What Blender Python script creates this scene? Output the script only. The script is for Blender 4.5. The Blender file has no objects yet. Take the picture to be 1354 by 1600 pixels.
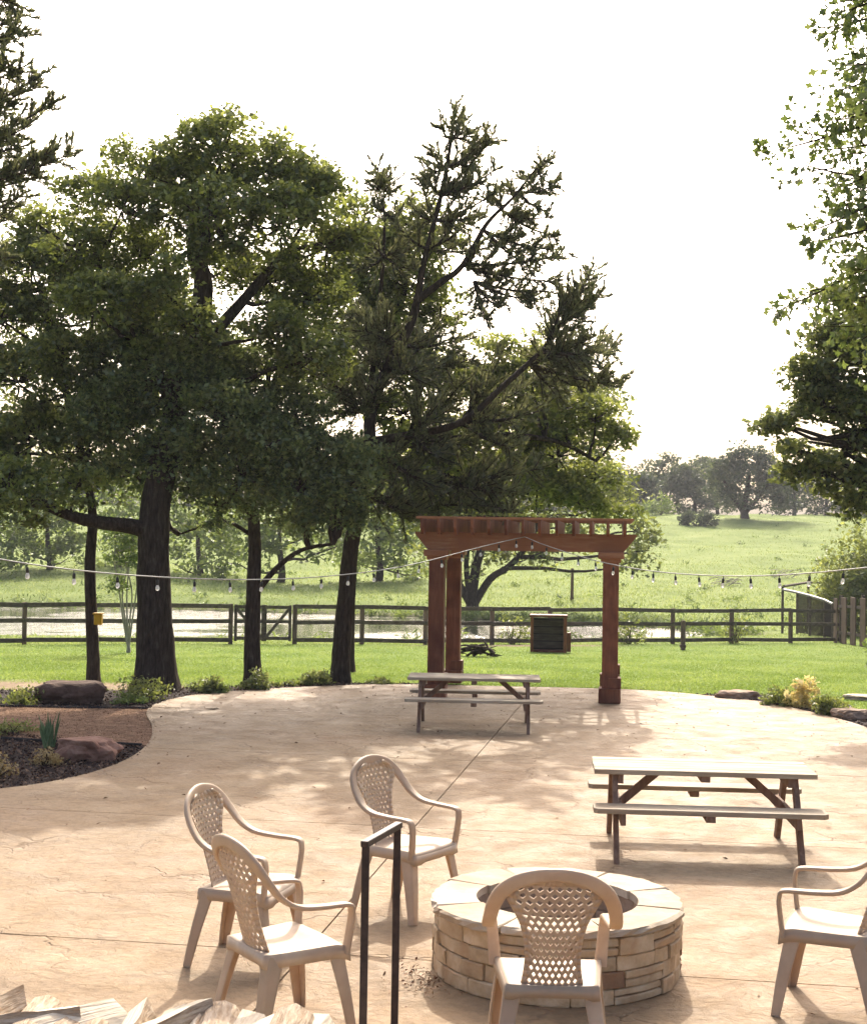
import bpy, bmesh, math, random
import numpy as np
from mathutils import Vector, Matrix, noise as mn
R_ = math.radians
rng = np.random.default_rng(7); random.seed(7)
sc = bpy.context.scene
col = sc.collection
# ------------------------------------------------------------------ camera, world, sun, exposure
FPX, CAMZ = 2200.0, 2.4
PITCH, ROLL = R_(1.17), R_(0.85)
CR = Matrix.Rotation(math.pi/2+PITCH, 3, 'X') @ Matrix.Rotation(ROLL, 3, 'Z')
cam = bpy.data.objects.new('camera', bpy.data.cameras.new('camera')); col.objects.link(cam)
cam.location = (0, 0, CAMZ); cam.rotation_euler = CR.to_euler()
cam.data.sensor_fit = 'VERTICAL'; cam.data.sensor_height = 36; cam.data.lens = FPX/1600*36
cam.data.clip_start = .1; cam.data.clip_end = 3000
sc.camera = cam
SUN_EL, SUN_AZ = R_(39), R_(4)            # azimuth measured from +Y (away from the camera) towards +X
w = bpy.data.worlds.new('World'); sc.world = w; w.use_nodes = True
nt = w.node_tree; sky = nt.nodes.new('ShaderNodeTexSky'); sky.sky_type = 'NISHITA'; sky.sun_disc = False
sky.sun_elevation = SUN_EL; sky.sun_rotation = SUN_AZ; sky.air_density = .75; sky.dust_density = 8.0; sky.ozone_density = .4
nt.links.new(sky.outputs[0], nt.nodes['Background'].inputs[0]); nt.nodes['Background'].inputs[1].default_value = .15
sun = bpy.data.objects.new('sun', bpy.data.lights.new('sun', 'SUN')); col.objects.link(sun)
sun.data.energy = 2.2; sun.data.angle = R_(.53); sun.data.color = (1, .93, .79)
sd = Vector((math.sin(SUN_AZ)*math.cos(SUN_EL), math.cos(SUN_AZ)*math.cos(SUN_EL), math.sin(SUN_EL)))
sun.rotation_euler = sd.to_track_quat('Z', 'Y').to_euler(); sun.location = (0, 0, 30)
vs = sc.view_settings; vs.view_transform = 'Standard'; vs.look = 'None'; vs.exposure = 1.22; vs.gamma = 1
sc.cycles.use_denoising = True
sc.cycles.max_bounces = 8; sc.cycles.transparent_max_bounces = 8; sc.cycles.volume_bounces = 0
sc.cycles.sample_clamp_indirect = 6

# ------------------------------------------------------------------ pixel helpers (a pixel is only a direction)
def ray(px, py): return CR @ Vector(((px-677)/FPX, -(py-800)/FPX, -1))
def at_y(px, py, Y):
    d = ray(px, py); return Vector((0, 0, CAMZ)) + d*(Y/d.y)
def at_z(px, py, z=0.):
    d = ray(px, py); return Vector((0, 0, CAMZ)) + d*((z-CAMZ)/d.z)

# ------------------------------------------------------------------ tagging
def tag(o, label=None, cat=None, group=None, kind=None):
    for k, v in (('label', label), ('category', cat), ('group', group), ('kind', kind)):
        if v: o[k] = v
    return o
def empty(name, loc=(0, 0, 0), rz=0, **k):
    o = bpy.data.objects.new(name, None); col.objects.link(o); o.location = loc; o.rotation_euler = (0, 0, rz)
    o.empty_display_size = .1
    return tag(o, **k)
def link(name, me, mats, parent=None, smooth=False):
    o = bpy.data.objects.new(name, me); col.objects.link(o)
    if mats is not None and len(me.materials) == 0:
        for m in (mats if isinstance(mats, (list, tuple)) else [mats]): me.materials.append(m)
    if parent is not None: o.parent = parent
    return o
def copy_tree(o, parent=None):
    c = o.copy(); col.objects.link(c); c.parent = parent
    for ch in o.children: copy_tree(ch, c)
    return c

# ------------------------------------------------------------------ materials
def nodes_mat(name):
    m = bpy.data.materials.new(name); m.use_nodes = True
    n = m.node_tree.nodes; b = n['Principled BSDF']; return m, n, m.node_tree.links, b
def ramp(n, stops):
    r = n.new('ShaderNodeValToRGB'); e = r.color_ramp.elements
    while len(e) < len(stops): e.new(.5)
    for i, (p, c) in enumerate(stops): e[i].position = p; e[i].color = (*c, 1)
    return r
def noisy(name, stops, scale=5, detail=6, rough=.8, bump=.2, bscale=None, stretch=(1, 1, 1), dist=.02, coord='Object', rand=True, spec=.3, stain=None):
    """colour from stretched noise, second noise for relief, per-object offset so copies differ"""
    m, n, l, b = nodes_mat(name)
    tc = n.new('ShaderNodeTexCoord'); mp = n.new('ShaderNodeMapping'); mp.inputs['Scale'].default_value = stretch
    oi = n.new('ShaderNodeObjectInfo'); va = n.new('ShaderNodeVectorMath'); va.operation = 'ADD'
    sc_ = n.new('ShaderNodeVectorMath'); sc_.operation = 'SCALE'; sc_.inputs['Scale'].default_value = 37 if rand else 0
    cx = n.new('ShaderNodeCombineXYZ')
    for i in range(3): l.new(oi.outputs['Random'], cx.inputs[i])
    l.new(cx.outputs[0], sc_.inputs[0]); l.new(tc.outputs[coord], va.inputs[0]); l.new(sc_.outputs[0], va.inputs[1]); l.new(va.outputs[0], mp.inputs[0])
    nz = n.new('ShaderNodeTexNoise'); nz.inputs['Scale'].default_value = scale; nz.inputs['Detail'].default_value = detail; nz.inputs['Roughness'].default_value = .65
    l.new(mp.outputs[0], nz.inputs['Vector'])
    r = ramp(n, stops); l.new(nz.outputs['Fac'], r.inputs[0])
    out = r.outputs[0]
    if rand:
        hs = n.new('ShaderNodeHueSaturation'); mr = n.new('ShaderNodeMapRange'); mr.inputs[3].default_value = .82; mr.inputs[4].default_value = 1.15
        l.new(oi.outputs['Random'], mr.inputs[0]); l.new(mr.outputs[0], hs.inputs['Value']); l.new(out, hs.inputs['Color']); out = hs.outputs[0]
    if stain:
        n3 = n.new('ShaderNodeTexNoise'); n3.inputs['Scale'].default_value = stain[0]; n3.inputs['Detail'].default_value = 4
        l.new(va.outputs[0], n3.inputs['Vector']); r3 = ramp(n, [(.45, (0, 0, 0)), (.7, (1, 1, 1))]); l.new(n3.outputs['Fac'], r3.inputs[0])
        mx = n.new('ShaderNodeMix'); mx.data_type = 'RGBA'; l.new(r3.outputs[0], mx.inputs['Factor']); l.new(out, mx.inputs['A']); mx.inputs['B'].default_value = (*stain[1], 1); out = mx.outputs['Result']
    l.new(out, b.inputs['Base Color']); b.inputs['Roughness'].default_value = rough; b.inputs['Specular IOR Level'].default_value = spec
    if bump:
        n2 = n.new('ShaderNodeTexNoise'); n2.inputs['Scale'].default_value = bscale or scale*4; n2.inputs['Detail'].default_value = 5
        l.new(mp.outputs[0], n2.inputs['Vector']); bp = n.new('ShaderNodeBump'); bp.inputs['Strength'].default_value = bump; bp.inputs['Distance'].default_value = dist
        l.new(n2.outputs['Fac'], bp.inputs['Height']); l.new(bp.outputs[0], b.inputs['Normal'])
    return m
def leaf_mat(name, dark, mid, light, trans=.42, gloss=.06):
    m, n, l, b = nodes_mat(name); n.remove(b); out = n['Material Output']
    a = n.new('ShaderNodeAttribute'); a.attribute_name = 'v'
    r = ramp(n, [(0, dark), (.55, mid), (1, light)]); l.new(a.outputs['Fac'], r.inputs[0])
    d = n.new('ShaderNodeBsdfDiffuse'); t = n.new('ShaderNodeBsdfTranslucent'); g = n.new('ShaderNodeBsdfGlossy'); g.inputs['Roughness'].default_value = .45
    hs = n.new('ShaderNodeHueSaturation'); hs.inputs['Hue'].default_value = .48; hs.inputs['Saturation'].default_value = 1.05; hs.inputs['Value'].default_value = 1.5
    l.new(r.outputs[0], hs.inputs['Color']); l.new(r.outputs[0], d.inputs[0]); l.new(hs.outputs[0], t.inputs[0])
    m1 = n.new('ShaderNodeMixShader'); m1.inputs[0].default_value = trans; l.new(d.outputs[0], m1.inputs[1]); l.new(t.outputs[0], m1.inputs[2])
    m2 = n.new('ShaderNodeMixShader'); m2.inputs[0].default_value = gloss; l.new(m1.outputs[0], m2.inputs[1]); l.new(g.outputs[0], m2.inputs[2])
    l.new(m2.outputs[0], out.inputs[0]); return m
def plain(name, c, rough=.6, metal=0., spec=.4, trans=0.):
    m, n, l, b = nodes_mat(name); b.inputs['Base Color'].default_value = (*c, 1); b.inputs['Roughness'].default_value = rough
    b.inputs['Metallic'].default_value = metal; b.inputs['Specular IOR Level'].default_value = spec; b.inputs['Transmission Weight'].default_value = trans
    return m

M = {}
M['bark'] = noisy('bark', [(.3, (.022, .016, .013)), (.55, (.06, .045, .036)), (.75, (.10, .08, .065))], 9, rough=.95, bump=1, bscale=14, stretch=(3, 3, .6), dist=.04, spec=.1)
M['bark_pale'] = noisy('bark_pale', [(.3, (.22, .19, .155)), (.7, (.42, .38, .33))], 9, rough=.9, bump=.6, stretch=(3, 3, .6))
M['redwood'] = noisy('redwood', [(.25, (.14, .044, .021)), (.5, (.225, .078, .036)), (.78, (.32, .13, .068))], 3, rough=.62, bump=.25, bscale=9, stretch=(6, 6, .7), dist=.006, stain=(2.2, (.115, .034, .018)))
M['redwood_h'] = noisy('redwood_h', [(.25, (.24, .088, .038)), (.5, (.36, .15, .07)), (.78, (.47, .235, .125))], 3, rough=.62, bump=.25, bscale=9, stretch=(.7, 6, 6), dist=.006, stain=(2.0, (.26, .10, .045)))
M['table_wood'] = noisy('table_wood', [(.25, (.26, .205, .14)), (.5, (.43, .36, .265)), (.75, (.55, .48, .37))], 3, rough=.75, bump=.4, bscale=10, stretch=(.8, 12, 12), dist=.004, stain=(1.6, (.30, .225, .15)))
M['table_leg'] = noisy('table_leg', [(.25, (.13, .075, .05)), (.5, (.21, .13, .09)), (.75, (.30, .20, .145))], 4, rough=.8, bump=.4, bscale=10, stretch=(6, 6, 1), dist=.004)
M['fence_wood'] = noisy('fence_wood', [(.25, (.055, .040, .033)), (.5, (.10, .078, .062)), (.75, (.17, .14, .115))], 3, rough=.9, bump=.4, bscale=8, stretch=(1, 5, 5), dist=.01)
M['plank_wood'] = noisy('plank_wood', [(.25, (.085, .055, .042)), (.5, (.15, .10, .078)), (.75, (.22, .16, .125))], 3, rough=.9, bump=.4, bscale=8, stretch=(6, 6, 1), dist=.01)
M['plastic'] = noisy('plastic', [(.3, (.48, .365, .255)), (.7, (.58, .46, .335))], 6, rough=.5, bump=.05, bscale=120, dist=.001, spec=.35, rand=True, stain=(9, (.49, .365, .26)))
def glow(m, f, c):       # thin plastic lets some light through
    n, l = m.node_tree.nodes, m.node_tree.links; o = n['Material Output']; b = n['Principled BSDF']; t = n.new('ShaderNodeBsdfTranslucent'); t.inputs[0].default_value = (*c, 1)
    x = n.new('ShaderNodeMixShader'); x.inputs[0].default_value = f; l.new(b.outputs[0], x.inputs[1]); l.new(t.outputs[0], x.inputs[2]); l.new(x.outputs[0], o.inputs[0])
glow(M['plastic'], .14, (.72, .42, .22))
M['black_metal'] = noisy('black_metal', [(.3, (.022, .015, .014)), (.7, (.055, .036, .032))], 20, rough=.5, bump=.1, bscale=60, dist=.001)
M['stone'] = noisy('stone', [(.25, (.36, .25, .145)), (.5, (.52, .395, .25)), (.75, (.64, .53, .38))], 7, rough=.88, bump=.7, bscale=16, dist=.02, stain=(5, (.42, .28, .16)))
M['stone_red'] = noisy('stone_red', [(.25, (.20, .11, .06)), (.7, (.36, .22, .13))], 7, rough=.88, bump=.7, bscale=16, dist=.02)
M['capstone'] = noisy('capstone', [(.25, (.36, .28, .195)), (.5, (.48, .40, .30)), (.78, (.59, .52, .42))], 5, rough=.85, bump=.5, bscale=14, dist=.015, stain=(3, (.40, .29, .19)))
M['stone_inner'] = noisy('stone_inner', [(.25, (.26, .18, .12)), (.7, (.48, .36, .27))], 7, rough=.9, bump=.7, bscale=14, dist=.02)
M['mortar'] = noisy('mortar', [(.3, (.20, .14, .085)), (.7, (.36, .27, .18))], 20, rough=.95, bump=.5, rand=False)
M['ash'] = noisy('ash', [(.3, (.12, .095, .075)), (.7, (.34, .28, .22))], 12, rough=1, bump=1, rand=False)
M['rock_red'] = noisy('rock_red', [(.25, (.15, .075, .05)), (.55, (.30, .16, .11)), (.8, (.42, .27, .20))], 5, rough=.9, bump=.8, bscale=12, dist=.03)
M['rock_dark'] = noisy('rock_dark', [(.25, (.06, .034, .024)), (.7, (.15, .092, .068))], 5, rough=.95, bump=1, bscale=12, dist=.03)
M['rock_tan'] = noisy('rock_tan', [(.25, (.20, .13, .09)), (.7, (.40, .29, .21))], 6, rough=.9, bump=.8, bscale=14, dist=.03)
M['mulch'] = noisy('mulch', [(.3, (.012, .008, .008)), (.55, (.035, .022, .019)), (.8, (.10, .07, .06))], 26, detail=8, rough=1, bump=1, bscale=40, dist=.03, rand=False)
M['chip'] = noisy('chip', [(.3, (.02, .014, .012)), (.6, (.055, .036, .03)), (.85, (.17, .13, .10))], 3, rough=1, bump=0, rand=False)
M['dirt'] = noisy('dirt', [(.3, (.13, .068, .036)), (.5, (.24, .13, .07)), (.75, (.38, .235, .145))], 7, detail=9, rough=1, bump=1, bscale=24, dist=.05, rand=False)
M['edging'] = plain('edging', (.035, .03, .028), .8)
M['log_wood'] = noisy('log_wood', [(.25, (.48, .37, .25)), (.5, (.66, .57, .44)), (.75, (.76, .70, .58))], 3, rough=.8, bump=.8, bscale=4, stretch=(1.2, 22, 22), dist=.012)
M['log_bark'] = noisy('log_bark', [(.3, (.26, .175, .105)), (.7, (.56, .46, .35))], 4, rough=.95, bump=1, bscale=8, stretch=(1.5, 9, 9), dist=.02)
M['wire'] = plain('wire', (.32, .31, .29), .5)
M['socket'] = plain('socket', (.02, .02, .02), .5)
M['yellow'] = noisy('yellow', [(.3, (.55, .30, .01)), (.7, (.72, .42, .02))], 8, rough=.5, bump=0)
M['dark_box'] = plain('dark_box', (.028, .02, .018), .9)
M['galv'] = plain('galv', (.28, .27, .26), .55, .3)
M['concrete_base'] = plain('concrete_base', (.05, .035, .028), .95)
gm, n, l, b = nodes_mat('bulb_glass'); b.inputs['Base Color'].default_value = (.95, .95, .93, 1); b.inputs['Roughness'].default_value = .08; b.inputs['Transmission Weight'].default_value = .55; M['bulb'] = gm
M['oak_leaf'] = leaf_mat('oak_leaf', (.055, .076, .016), (.14, .18, .040), (.25, .29, .08), .52)
M['oak_leaf_dark'] = leaf_mat('oak_leaf_dark', (.048, .068, .018), (.12, .152, .042), (.215, .25, .08), .5)
M['cedar_leaf'] = leaf_mat('cedar_leaf', (.058, .068, .028), (.115, .13, .052), (.19, .20, .09), .44)
M['juniper_leaf'] = leaf_mat('juniper_leaf', (.055, .085, .028), (.135, .18, .06), (.24, .285, .105), .48)
M['pale_leaf'] = leaf_mat('pale_leaf', (.06, .10, .02), (.11, .17, .04), (.18, .24, .07), .48)
M['bright_leaf'] = leaf_mat('bright_leaf', (.055, .095, .020), (.12, .18, .04), (.20, .265, .075), .5)
M['far_leaf'] = leaf_mat('far_leaf', (.030, .048, .022), (.055, .078, .034), (.095, .12, .05), .38)
M['yellow_leaf'] = leaf_mat('yellow_leaf', (.40, .35, .10), (.60, .54, .22), (.74, .68, .38), .4)
M['straw_leaf'] = leaf_mat('straw_leaf', (.16, .12, .04), (.28, .22, .09), (.40, .34, .16), .35)
M['grass_blade'] = leaf_mat('grass_blade', (.10, .165, .03), (.16, .24, .05), (.24, .31, .09), .48, .02)
M['field_blade'] = leaf_mat('field_blade', (.12, .175, .045), (.19, .25, .075), (.28, .33, .13), .48, .02)

# stamped concrete
def concrete():
    m, n, l, b = nodes_mat('stamped_concrete'); tc = n.new('ShaderNodeTexCoord')
    def nz(s, d=5, ro=.6, vec=None):
        x = n.new('ShaderNodeTexNoise'); x.inputs['Scale'].default_value = s; x.inputs['Detail'].default_value = d; x.inputs['Roughness'].default_value = ro
        l.new(vec or tc.outputs['Object'], x.inputs['Vector']); return x
    def mix(f, a, bb, t='MIX'):
        x = n.new('ShaderNodeMix'); x.data_type = 'RGBA'; x.blend_type = t
        for s, v in (('Factor', f), ('A', a), ('B', bb)):
            if isinstance(v, (int, float)): x.inputs[s].default_value = v
            elif isinstance(v, tuple): x.inputs[s].default_value = (*v, 1)
            else: l.new(v, x.inputs[s])
        return x.outputs['Result']
    warp = nz(1.7, 4); wa = n.new('ShaderNodeVectorMath'); wa.operation = 'MULTIPLY_ADD'; wa.inputs[1].default_value = (.9, .9, 0)
    l.new(warp.outputs['Color'], wa.inputs[0]); l.new(tc.outputs['Object'], wa.inputs[2])
    base = ramp(n, [(.25, (.195, .126, .066)), (.5, (.30, .205, .113)), (.75, (.415, .303, .18))]); l.new(nz(1.1, 8, .68).outputs['Fac'], base.inputs[0])
    red = ramp(n, [(.46, (0, 0, 0)), (.72, (1, 1, 1))]); l.new(nz(.55, 5).outputs['Fac'], red.inputs[0])
    c = mix(red.outputs[0], base.outputs[0], (.265, .168, .09)); 
    speck = ramp(n, [(.35, (.74, .72, .70)), (.65, (1.12, 1.1, 1.08))]); l.new(nz(14, 6, .7).outputs['Fac'], speck.inputs[0]); c = mix(.8, c, speck.outputs[0], 'MULTIPLY')
    vo = n.new('ShaderNodeTexVoronoi'); vo.feature = 'DISTANCE_TO_EDGE'; vo.inputs['Scale'].default_value = 1.0; l.new(wa.outputs[0], vo.inputs['Vector'])
    cr = ramp(n, [(0, (0, 0, 0)), (.02, (1, 1, 1))]); l.new(vo.outputs['Distance'], cr.inputs[0])
    fade = ramp(n, [(.44, (0, 0, 0)), (.62, (1, 1, 1))]); l.new(nz(.8, 3).outputs['Fac'], fade.inputs[0])
    inv = n.new('ShaderNodeInvert'); l.new(cr.outputs[0], inv.inputs['Color'])
    ln = n.new('ShaderNodeMath'); ln.operation = 'MULTIPLY'; l.new(inv.outputs[0], ln.inputs[0]); l.new(fade.outputs[0], ln.inputs[1])
    ln2 = n.new('ShaderNodeMath'); ln2.operation = 'MULTIPLY'; ln2.inputs[1].default_value = .42; l.new(ln.outputs[0], ln2.inputs[0])
    c = mix(ln2.outputs[0], c, (.19, .12, .08))
    l.new(c, b.inputs['Base Color']); b.inputs['Specular IOR Level'].default_value = .35
    rr = ramp(n, [(.3, (.55,)*3), (.7, (.8,)*3)]); l.new(nz(3, 5).outputs['Fac'], rr.inputs[0]); l.new(rr.outputs[0], b.inputs['Roughness'])
    h1 = n.new('ShaderNodeMath'); h1.operation = 'MULTIPLY_ADD'; h1.inputs[1].default_value = .5
    l.new(nz(3.2, 9, .7, wa.outputs[0]).outputs['Fac'], h1.inputs[0])
    h0 = n.new('ShaderNodeMath'); h0.operation = 'MULTIPLY'; h0.inputs[1].default_value = -.16; l.new(ln.outputs[0], h0.inputs[0]); l.new(h0.outputs[0], h1.inputs[2])
    bp = n.new('ShaderNodeBump'); bp.inputs['Strength'].default_value = 1; bp.inputs['Distance'].default_value = .085; l.new(h1.outputs[0], bp.inputs['Height']); l.new(bp.outputs[0], b.inputs['Normal'])
    return m
M['concrete'] = concrete()
def ground_mat():
    m, n, l, b = nodes_mat('ground'); tc = n.new('ShaderNodeTexCoord')
    def nz(s, d=6):
        x = n.new('ShaderNodeTexNoise'); x.inputs['Scale'].default_value = s; x.inputs['Detail'].default_value = d; x.inputs['Roughness'].default_value = .65
        l.new(tc.outputs['Object'], x.inputs['Vector']); return x.outputs['Fac']
    lawn = ramp(n, [(.28, (.085, .15, .03)), (.5, (.15, .22, .048)), (.75, (.225, .27, .08)), (.9, (.30, .29, .12))]); l.new(nz(.55, 11), lawn.inputs[0])
    field = ramp(n, [(.28, (.12, .165, .045)), (.5, (.185, .24, .072)), (.7, (.24, .285, .10)), (.85, (.30, .285, .13))]); l.new(nz(.22, 10), field.inputs[0])
    dirt = ramp(n, [(.3, (.22, .16, .10)), (.7, (.36, .28, .19))]); l.new(nz(3), dirt.inputs[0])
    mud = ramp(n, [(.3, (.07, .075, .035)), (.7, (.14, .14, .07))]); l.new(nz(2), mud.inputs[0])
    c = lawn.outputs[0]
    for nm, o in (('field', field), ('dirt', dirt), ('mud', mud)):
        a = n.new('ShaderNodeAttribute'); a.attribute_name = nm
        s = n.new('ShaderNodeMath'); s.operation = 'MULTIPLY_ADD'; s.inputs[1].default_value = .9; l.new(nz(2.3), s.inputs[0]); 
        ad = n.new('ShaderNodeMath'); ad.operation = 'ADD'; ad.inputs[1].default_value = -.95; l.new(a.outputs['Fac'], ad.inputs[0])
        sc2 = n.new('ShaderNodeMath'); sc2.operation = 'MULTIPLY'; sc2.inputs[1].default_value = 1.0; l.new(ad.outputs[0], sc2.inputs[0])
        a2 = n.new('ShaderNodeMath'); a2.operation = 'MULTIPLY_ADD'; a2.inputs[1].default_value = 1.5; l.new(a.outputs['Fac'], a2.inputs[0]); l.new(ad.outputs[0], s.inputs[2]); l.new(s.outputs[0], a2.inputs[2])
        a2.use_clamp = True
        x = n.new('ShaderNodeMix'); x.data_type = 'RGBA'; l.new(a2.outputs[0], x.inputs['Factor']); l.new(c, x.inputs['A']); l.new(o.outputs[0], x.inputs['B']); c = x.outputs['Result']
    l.new(c, b.inputs['Base Color']); b.inputs['Roughness'].default_value = .95; b.inputs['Specular IOR Level'].default_value = .1
    bp = n.new('ShaderNodeBump'); bp.inputs['Strength'].default_value = .8; bp.inputs['Distance'].default_value = .08; l.new(nz(9, 8), bp.inputs['Height']); l.new(bp.outputs[0], b.inputs['Normal'])
    return m
M['ground'] = ground_mat()
def water():
    m, n, l, b = nodes_mat('pond_water'); tc = n.new('ShaderNodeTexCoord'); mp = n.new('ShaderNodeMapping'); mp.inputs['Scale'].default_value = (.5, 1.6, 1); l.new(tc.outputs['Object'], mp.inputs[0])
    nz = n.new('ShaderNodeTexNoise'); nz.inputs['Scale'].default_value = 2.2; nz.inputs['Detail'].default_value = 4; l.new(mp.outputs[0], nz.inputs['Vector'])
    bp = n.new('ShaderNodeBump'); bp.inputs['Strength'].default_value = .35; bp.inputs['Distance'].default_value = .25; l.new(nz.outputs['Fac'], bp.inputs['Height']); l.new(bp.outputs[0], b.inputs['Normal'])
    pz = n.new('ShaderNodeTexNoise'); pz.inputs['Scale'].default_value = .16; pz.inputs['Detail'].default_value = 5; mp2 = n.new('ShaderNodeMapping'); mp2.inputs['Scale'].default_value = (.8, 1.3, 1); l.new(tc.outputs['Object'], mp2.inputs[0]); l.new(mp2.outputs[0], pz.inputs['Vector'])
    mr = n.new('ShaderNodeMapRange'); mr.inputs[1].default_value = .42; mr.inputs[2].default_value = .6; mr.inputs[3].default_value = .12; mr.inputs[4].default_value = 1.; l.new(pz.outputs['Fac'], mr.inputs[0]); l.new(mr.outputs[0], bp.inputs['Strength'])
    b.inputs['Base Color'].default_value = (.05, .055, .04, 1); b.inputs['Roughness'].default_value = .04; b.inputs['Specular IOR Level'].default_value = 1.0; b.inputs['IOR'].default_value = 1.4; return m
M['water'] = water()

# ------------------------------------------------------------------ mesh builders
class MB:
    def __init__(s): s.v = []; s.f = []; s.mi = []; s.sm = []
    def add(s, v, f, mi=0, sm=False):
        o = len(s.v); s.v += [tuple(p) for p in v]; s.f += [tuple(o+i for i in q) for q in f]; s.mi += [mi]*len(f); s.sm += [sm]*len(f)
    def box(s, c, d, rot=None, mi=0, bev=0.0):
        hx, hy, hz = d[0]/2, d[1]/2, d[2]/2
        if bev <= 0:
            v = [Vector((x*hx, y*hy, z*hz)) for z in (-1, 1) for y in (-1, 1) for x in (-1, 1)]
            f = [(0, 2, 3, 1), (4, 5, 7, 6), (0, 1, 5, 4), (2, 6, 7, 3), (0, 4, 6, 2), (1, 3, 7, 5)]
        else:
            bm = bmesh.new(); bmesh.ops.create_cube(bm, size=1)
            for q in bm.verts: q.co = Vector((q.co.x*2*hx, q.co.y*2*hy, q.co.z*2*hz))
            bmesh.ops.bevel(bm, geom=bm.edges[:], offset=bev, segments=1, affect='EDGES')
            bm.verts.index_update(); v = [q.co.copy() for q in bm.verts]; f = [[q.index for q in fc.verts] for fc in bm.faces]; bm.free()
        if rot is not None: v = [rot @ p for p in v]
        s.add([p+Vector(c) for p in v], f, mi); return s
    def beam(s, a, b, wd, th, up=(0, 0, 1), mi=0, bev=0.0):
        """rectangular bar from a to b; th along up, wd across"""
        a, b = Vector(a), Vector(b); t = (b-a).normalized(); side = t.cross(Vector(up)).normalized(); u = side.cross(t)
        rot = Matrix((t, side, u)).transposed(); return s.box((a+b)/2, ((b-a).length, wd, th), rot, mi, bev)
    def prism(s, poly, z0, z1, mi=0):
        k = len(poly); v = [(x, y, z0) for x, y in poly]+[(x, y, z1) for x, y in poly]
        f = [tuple(range(k, 2*k)), tuple(range(k-1, -1, -1))]+[(i, (i+1) % k, k+(i+1) % k, k+i) for i in range(k)]
        s.add(v, f, mi); return s
    def tube(s, pts, rad, k=8, mi=0, cap=True, sm=True, jit=0.0, flare=None):
        pts = [Vector(p) for p in pts]; rad = rad if isinstance(rad, (list, tuple)) else [rad]*len(pts)
        ref = Vector((1, 0, 0)) if abs((pts[-1]-pts[0]).normalized().x) < .8 else Vector((0, 1, 0)); v = []
        for i, p in enumerate(pts):
            t = (pts[min(i+1, len(pts)-1)]-pts[max(i-1, 0)]).normalized(); a = t.cross(ref).normalized(); bb = t.cross(a)
            for j in range(k):
                an = 2*math.pi*j/k; rr = rad[i]*(1+jit*(random.random()-.5)*2)
                if flare and i < len(flare): rr *= 1+flare[i]*max(0, math.sin(an*2.5+1)+.4*math.sin(an*4))
                v.append(p+(a*math.cos(an)+bb*math.sin(an))*rr)
        f = [(i*k+j, i*k+(j+1) % k, (i+1)*k+(j+1) % k, (i+1)*k+j) for i in range(len(pts)-1) for j in range(k)]
        s.add(v, f, mi, sm)
        if cap: s.add(v[:k], [tuple(range(k))][::1], mi); s.add(v[-k:], [tuple(range(k))], mi)
        return s
    def sweep(s, keys, per=5, k=12, mi=0, e=.55):
        """keys: (p, side, width, thick); rounded-rectangle section swept along a smooth path"""
        P = [Vector(q[0]) for q in keys]; S = [Vector(q[1]) for q in keys]; W = [q[2] for q in keys]; T = [q[3] for q in keys]
        out = []
        for i in range(len(P)-1):
            p0, p1, p2, p3 = P[max(i-1, 0)], P[i], P[i+1], P[min(i+2, len(P)-1)]
            for q in range(per + (1 if i == len(P)-2 else 0)):
                t = q/per
                c = .5*((2*p1)+(p2-p0)*t+(2*p0-5*p1+4*p2-p3)*t*t+(3*p1-p0-3*p2+p3)*t**3)
                out.append((c, S[i].lerp(S[i+1], t), W[i]+(W[i+1]-W[i])*t, T[i]+(T[i+1]-T[i])*t))
        v = []
        for i, (c, sd_, wd, th) in enumerate(out):
            t = (out[min(i+1, len(out)-1)][0]-out[max(i-1, 0)][0]).normalized(); sd_ = (sd_-t*sd_.dot(t)).normalized(); u = t.cross(sd_)
            for j in range(k):
                an = 2*math.pi*(j+.5)/k; ca, sa = math.cos(an), math.sin(an)
                v.append(c+sd_*(wd/2*math.copysign(abs(ca)**e, ca))+u*(th/2*math.copysign(abs(sa)**e, sa)))
        f = [(i*k+j, i*k+(j+1) % k, (i+1)*k+(j+1) % k, (i+1)*k+j) for i in range(len(out)-1) for j in range(k)]
        s.add(v, f, mi, True); s.add(v[:k], [tuple(range(k))], mi); s.add(v[-k:], [tuple(range(k))], mi); return s
    def mesh(s, name, fix=True):
        me = bpy.data.meshes.new(name); me.from_pydata(s.v, [], s.f); me.polygons.foreach_set('material_index', s.mi); me.polygons.foreach_set('use_smooth', s.sm)
        if fix and len(s.f) < 60000:
            bm = bmesh.new(); bm.from_mesh(me); bmesh.ops.recalc_face_normals(bm, faces=bm.faces[:]); bm.to_mesh(me); bm.free()
        me.update(); return me
    def build(s, name, mats, parent=None, fix=True): return link(name, s.mesh(name, fix), mats, parent)

def raw_mesh(name, V, Fv, k, attrs=None, smooth=False):
    """V (n,3); Fv (m,k) index array; attrs: point floats"""
    me = bpy.data.meshes.new(name); me.vertices.add(len(V)); me.vertices.foreach_set('co', V.astype(np.float32).ravel())
    me.loops.add(Fv.size); me.loops.foreach_set('vertex_index', Fv.astype(np.int32).ravel())
    me.polygons.add(len(Fv)); me.polygons.foreach_set('loop_start', np.arange(0, Fv.size, k, dtype=np.int32))
    try: me.polygons.foreach_set('loop_total', np.full(len(Fv), k, dtype=np.int32))
    except Exception: pass
    if smooth: me.polygons.foreach_set('use_smooth', np.ones(len(Fv), dtype=bool))
    for nm, a in (attrs or {}).items():
        at = me.attributes.new(nm, 'FLOAT', 'POINT'); at.data.foreach_set('value', a.astype(np.float32))
    me.update(calc_edges=True); me.validate(); return me
def unit(a): return a/np.maximum(np.linalg.norm(a, axis=1, keepdims=True), 1e-9)
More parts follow.
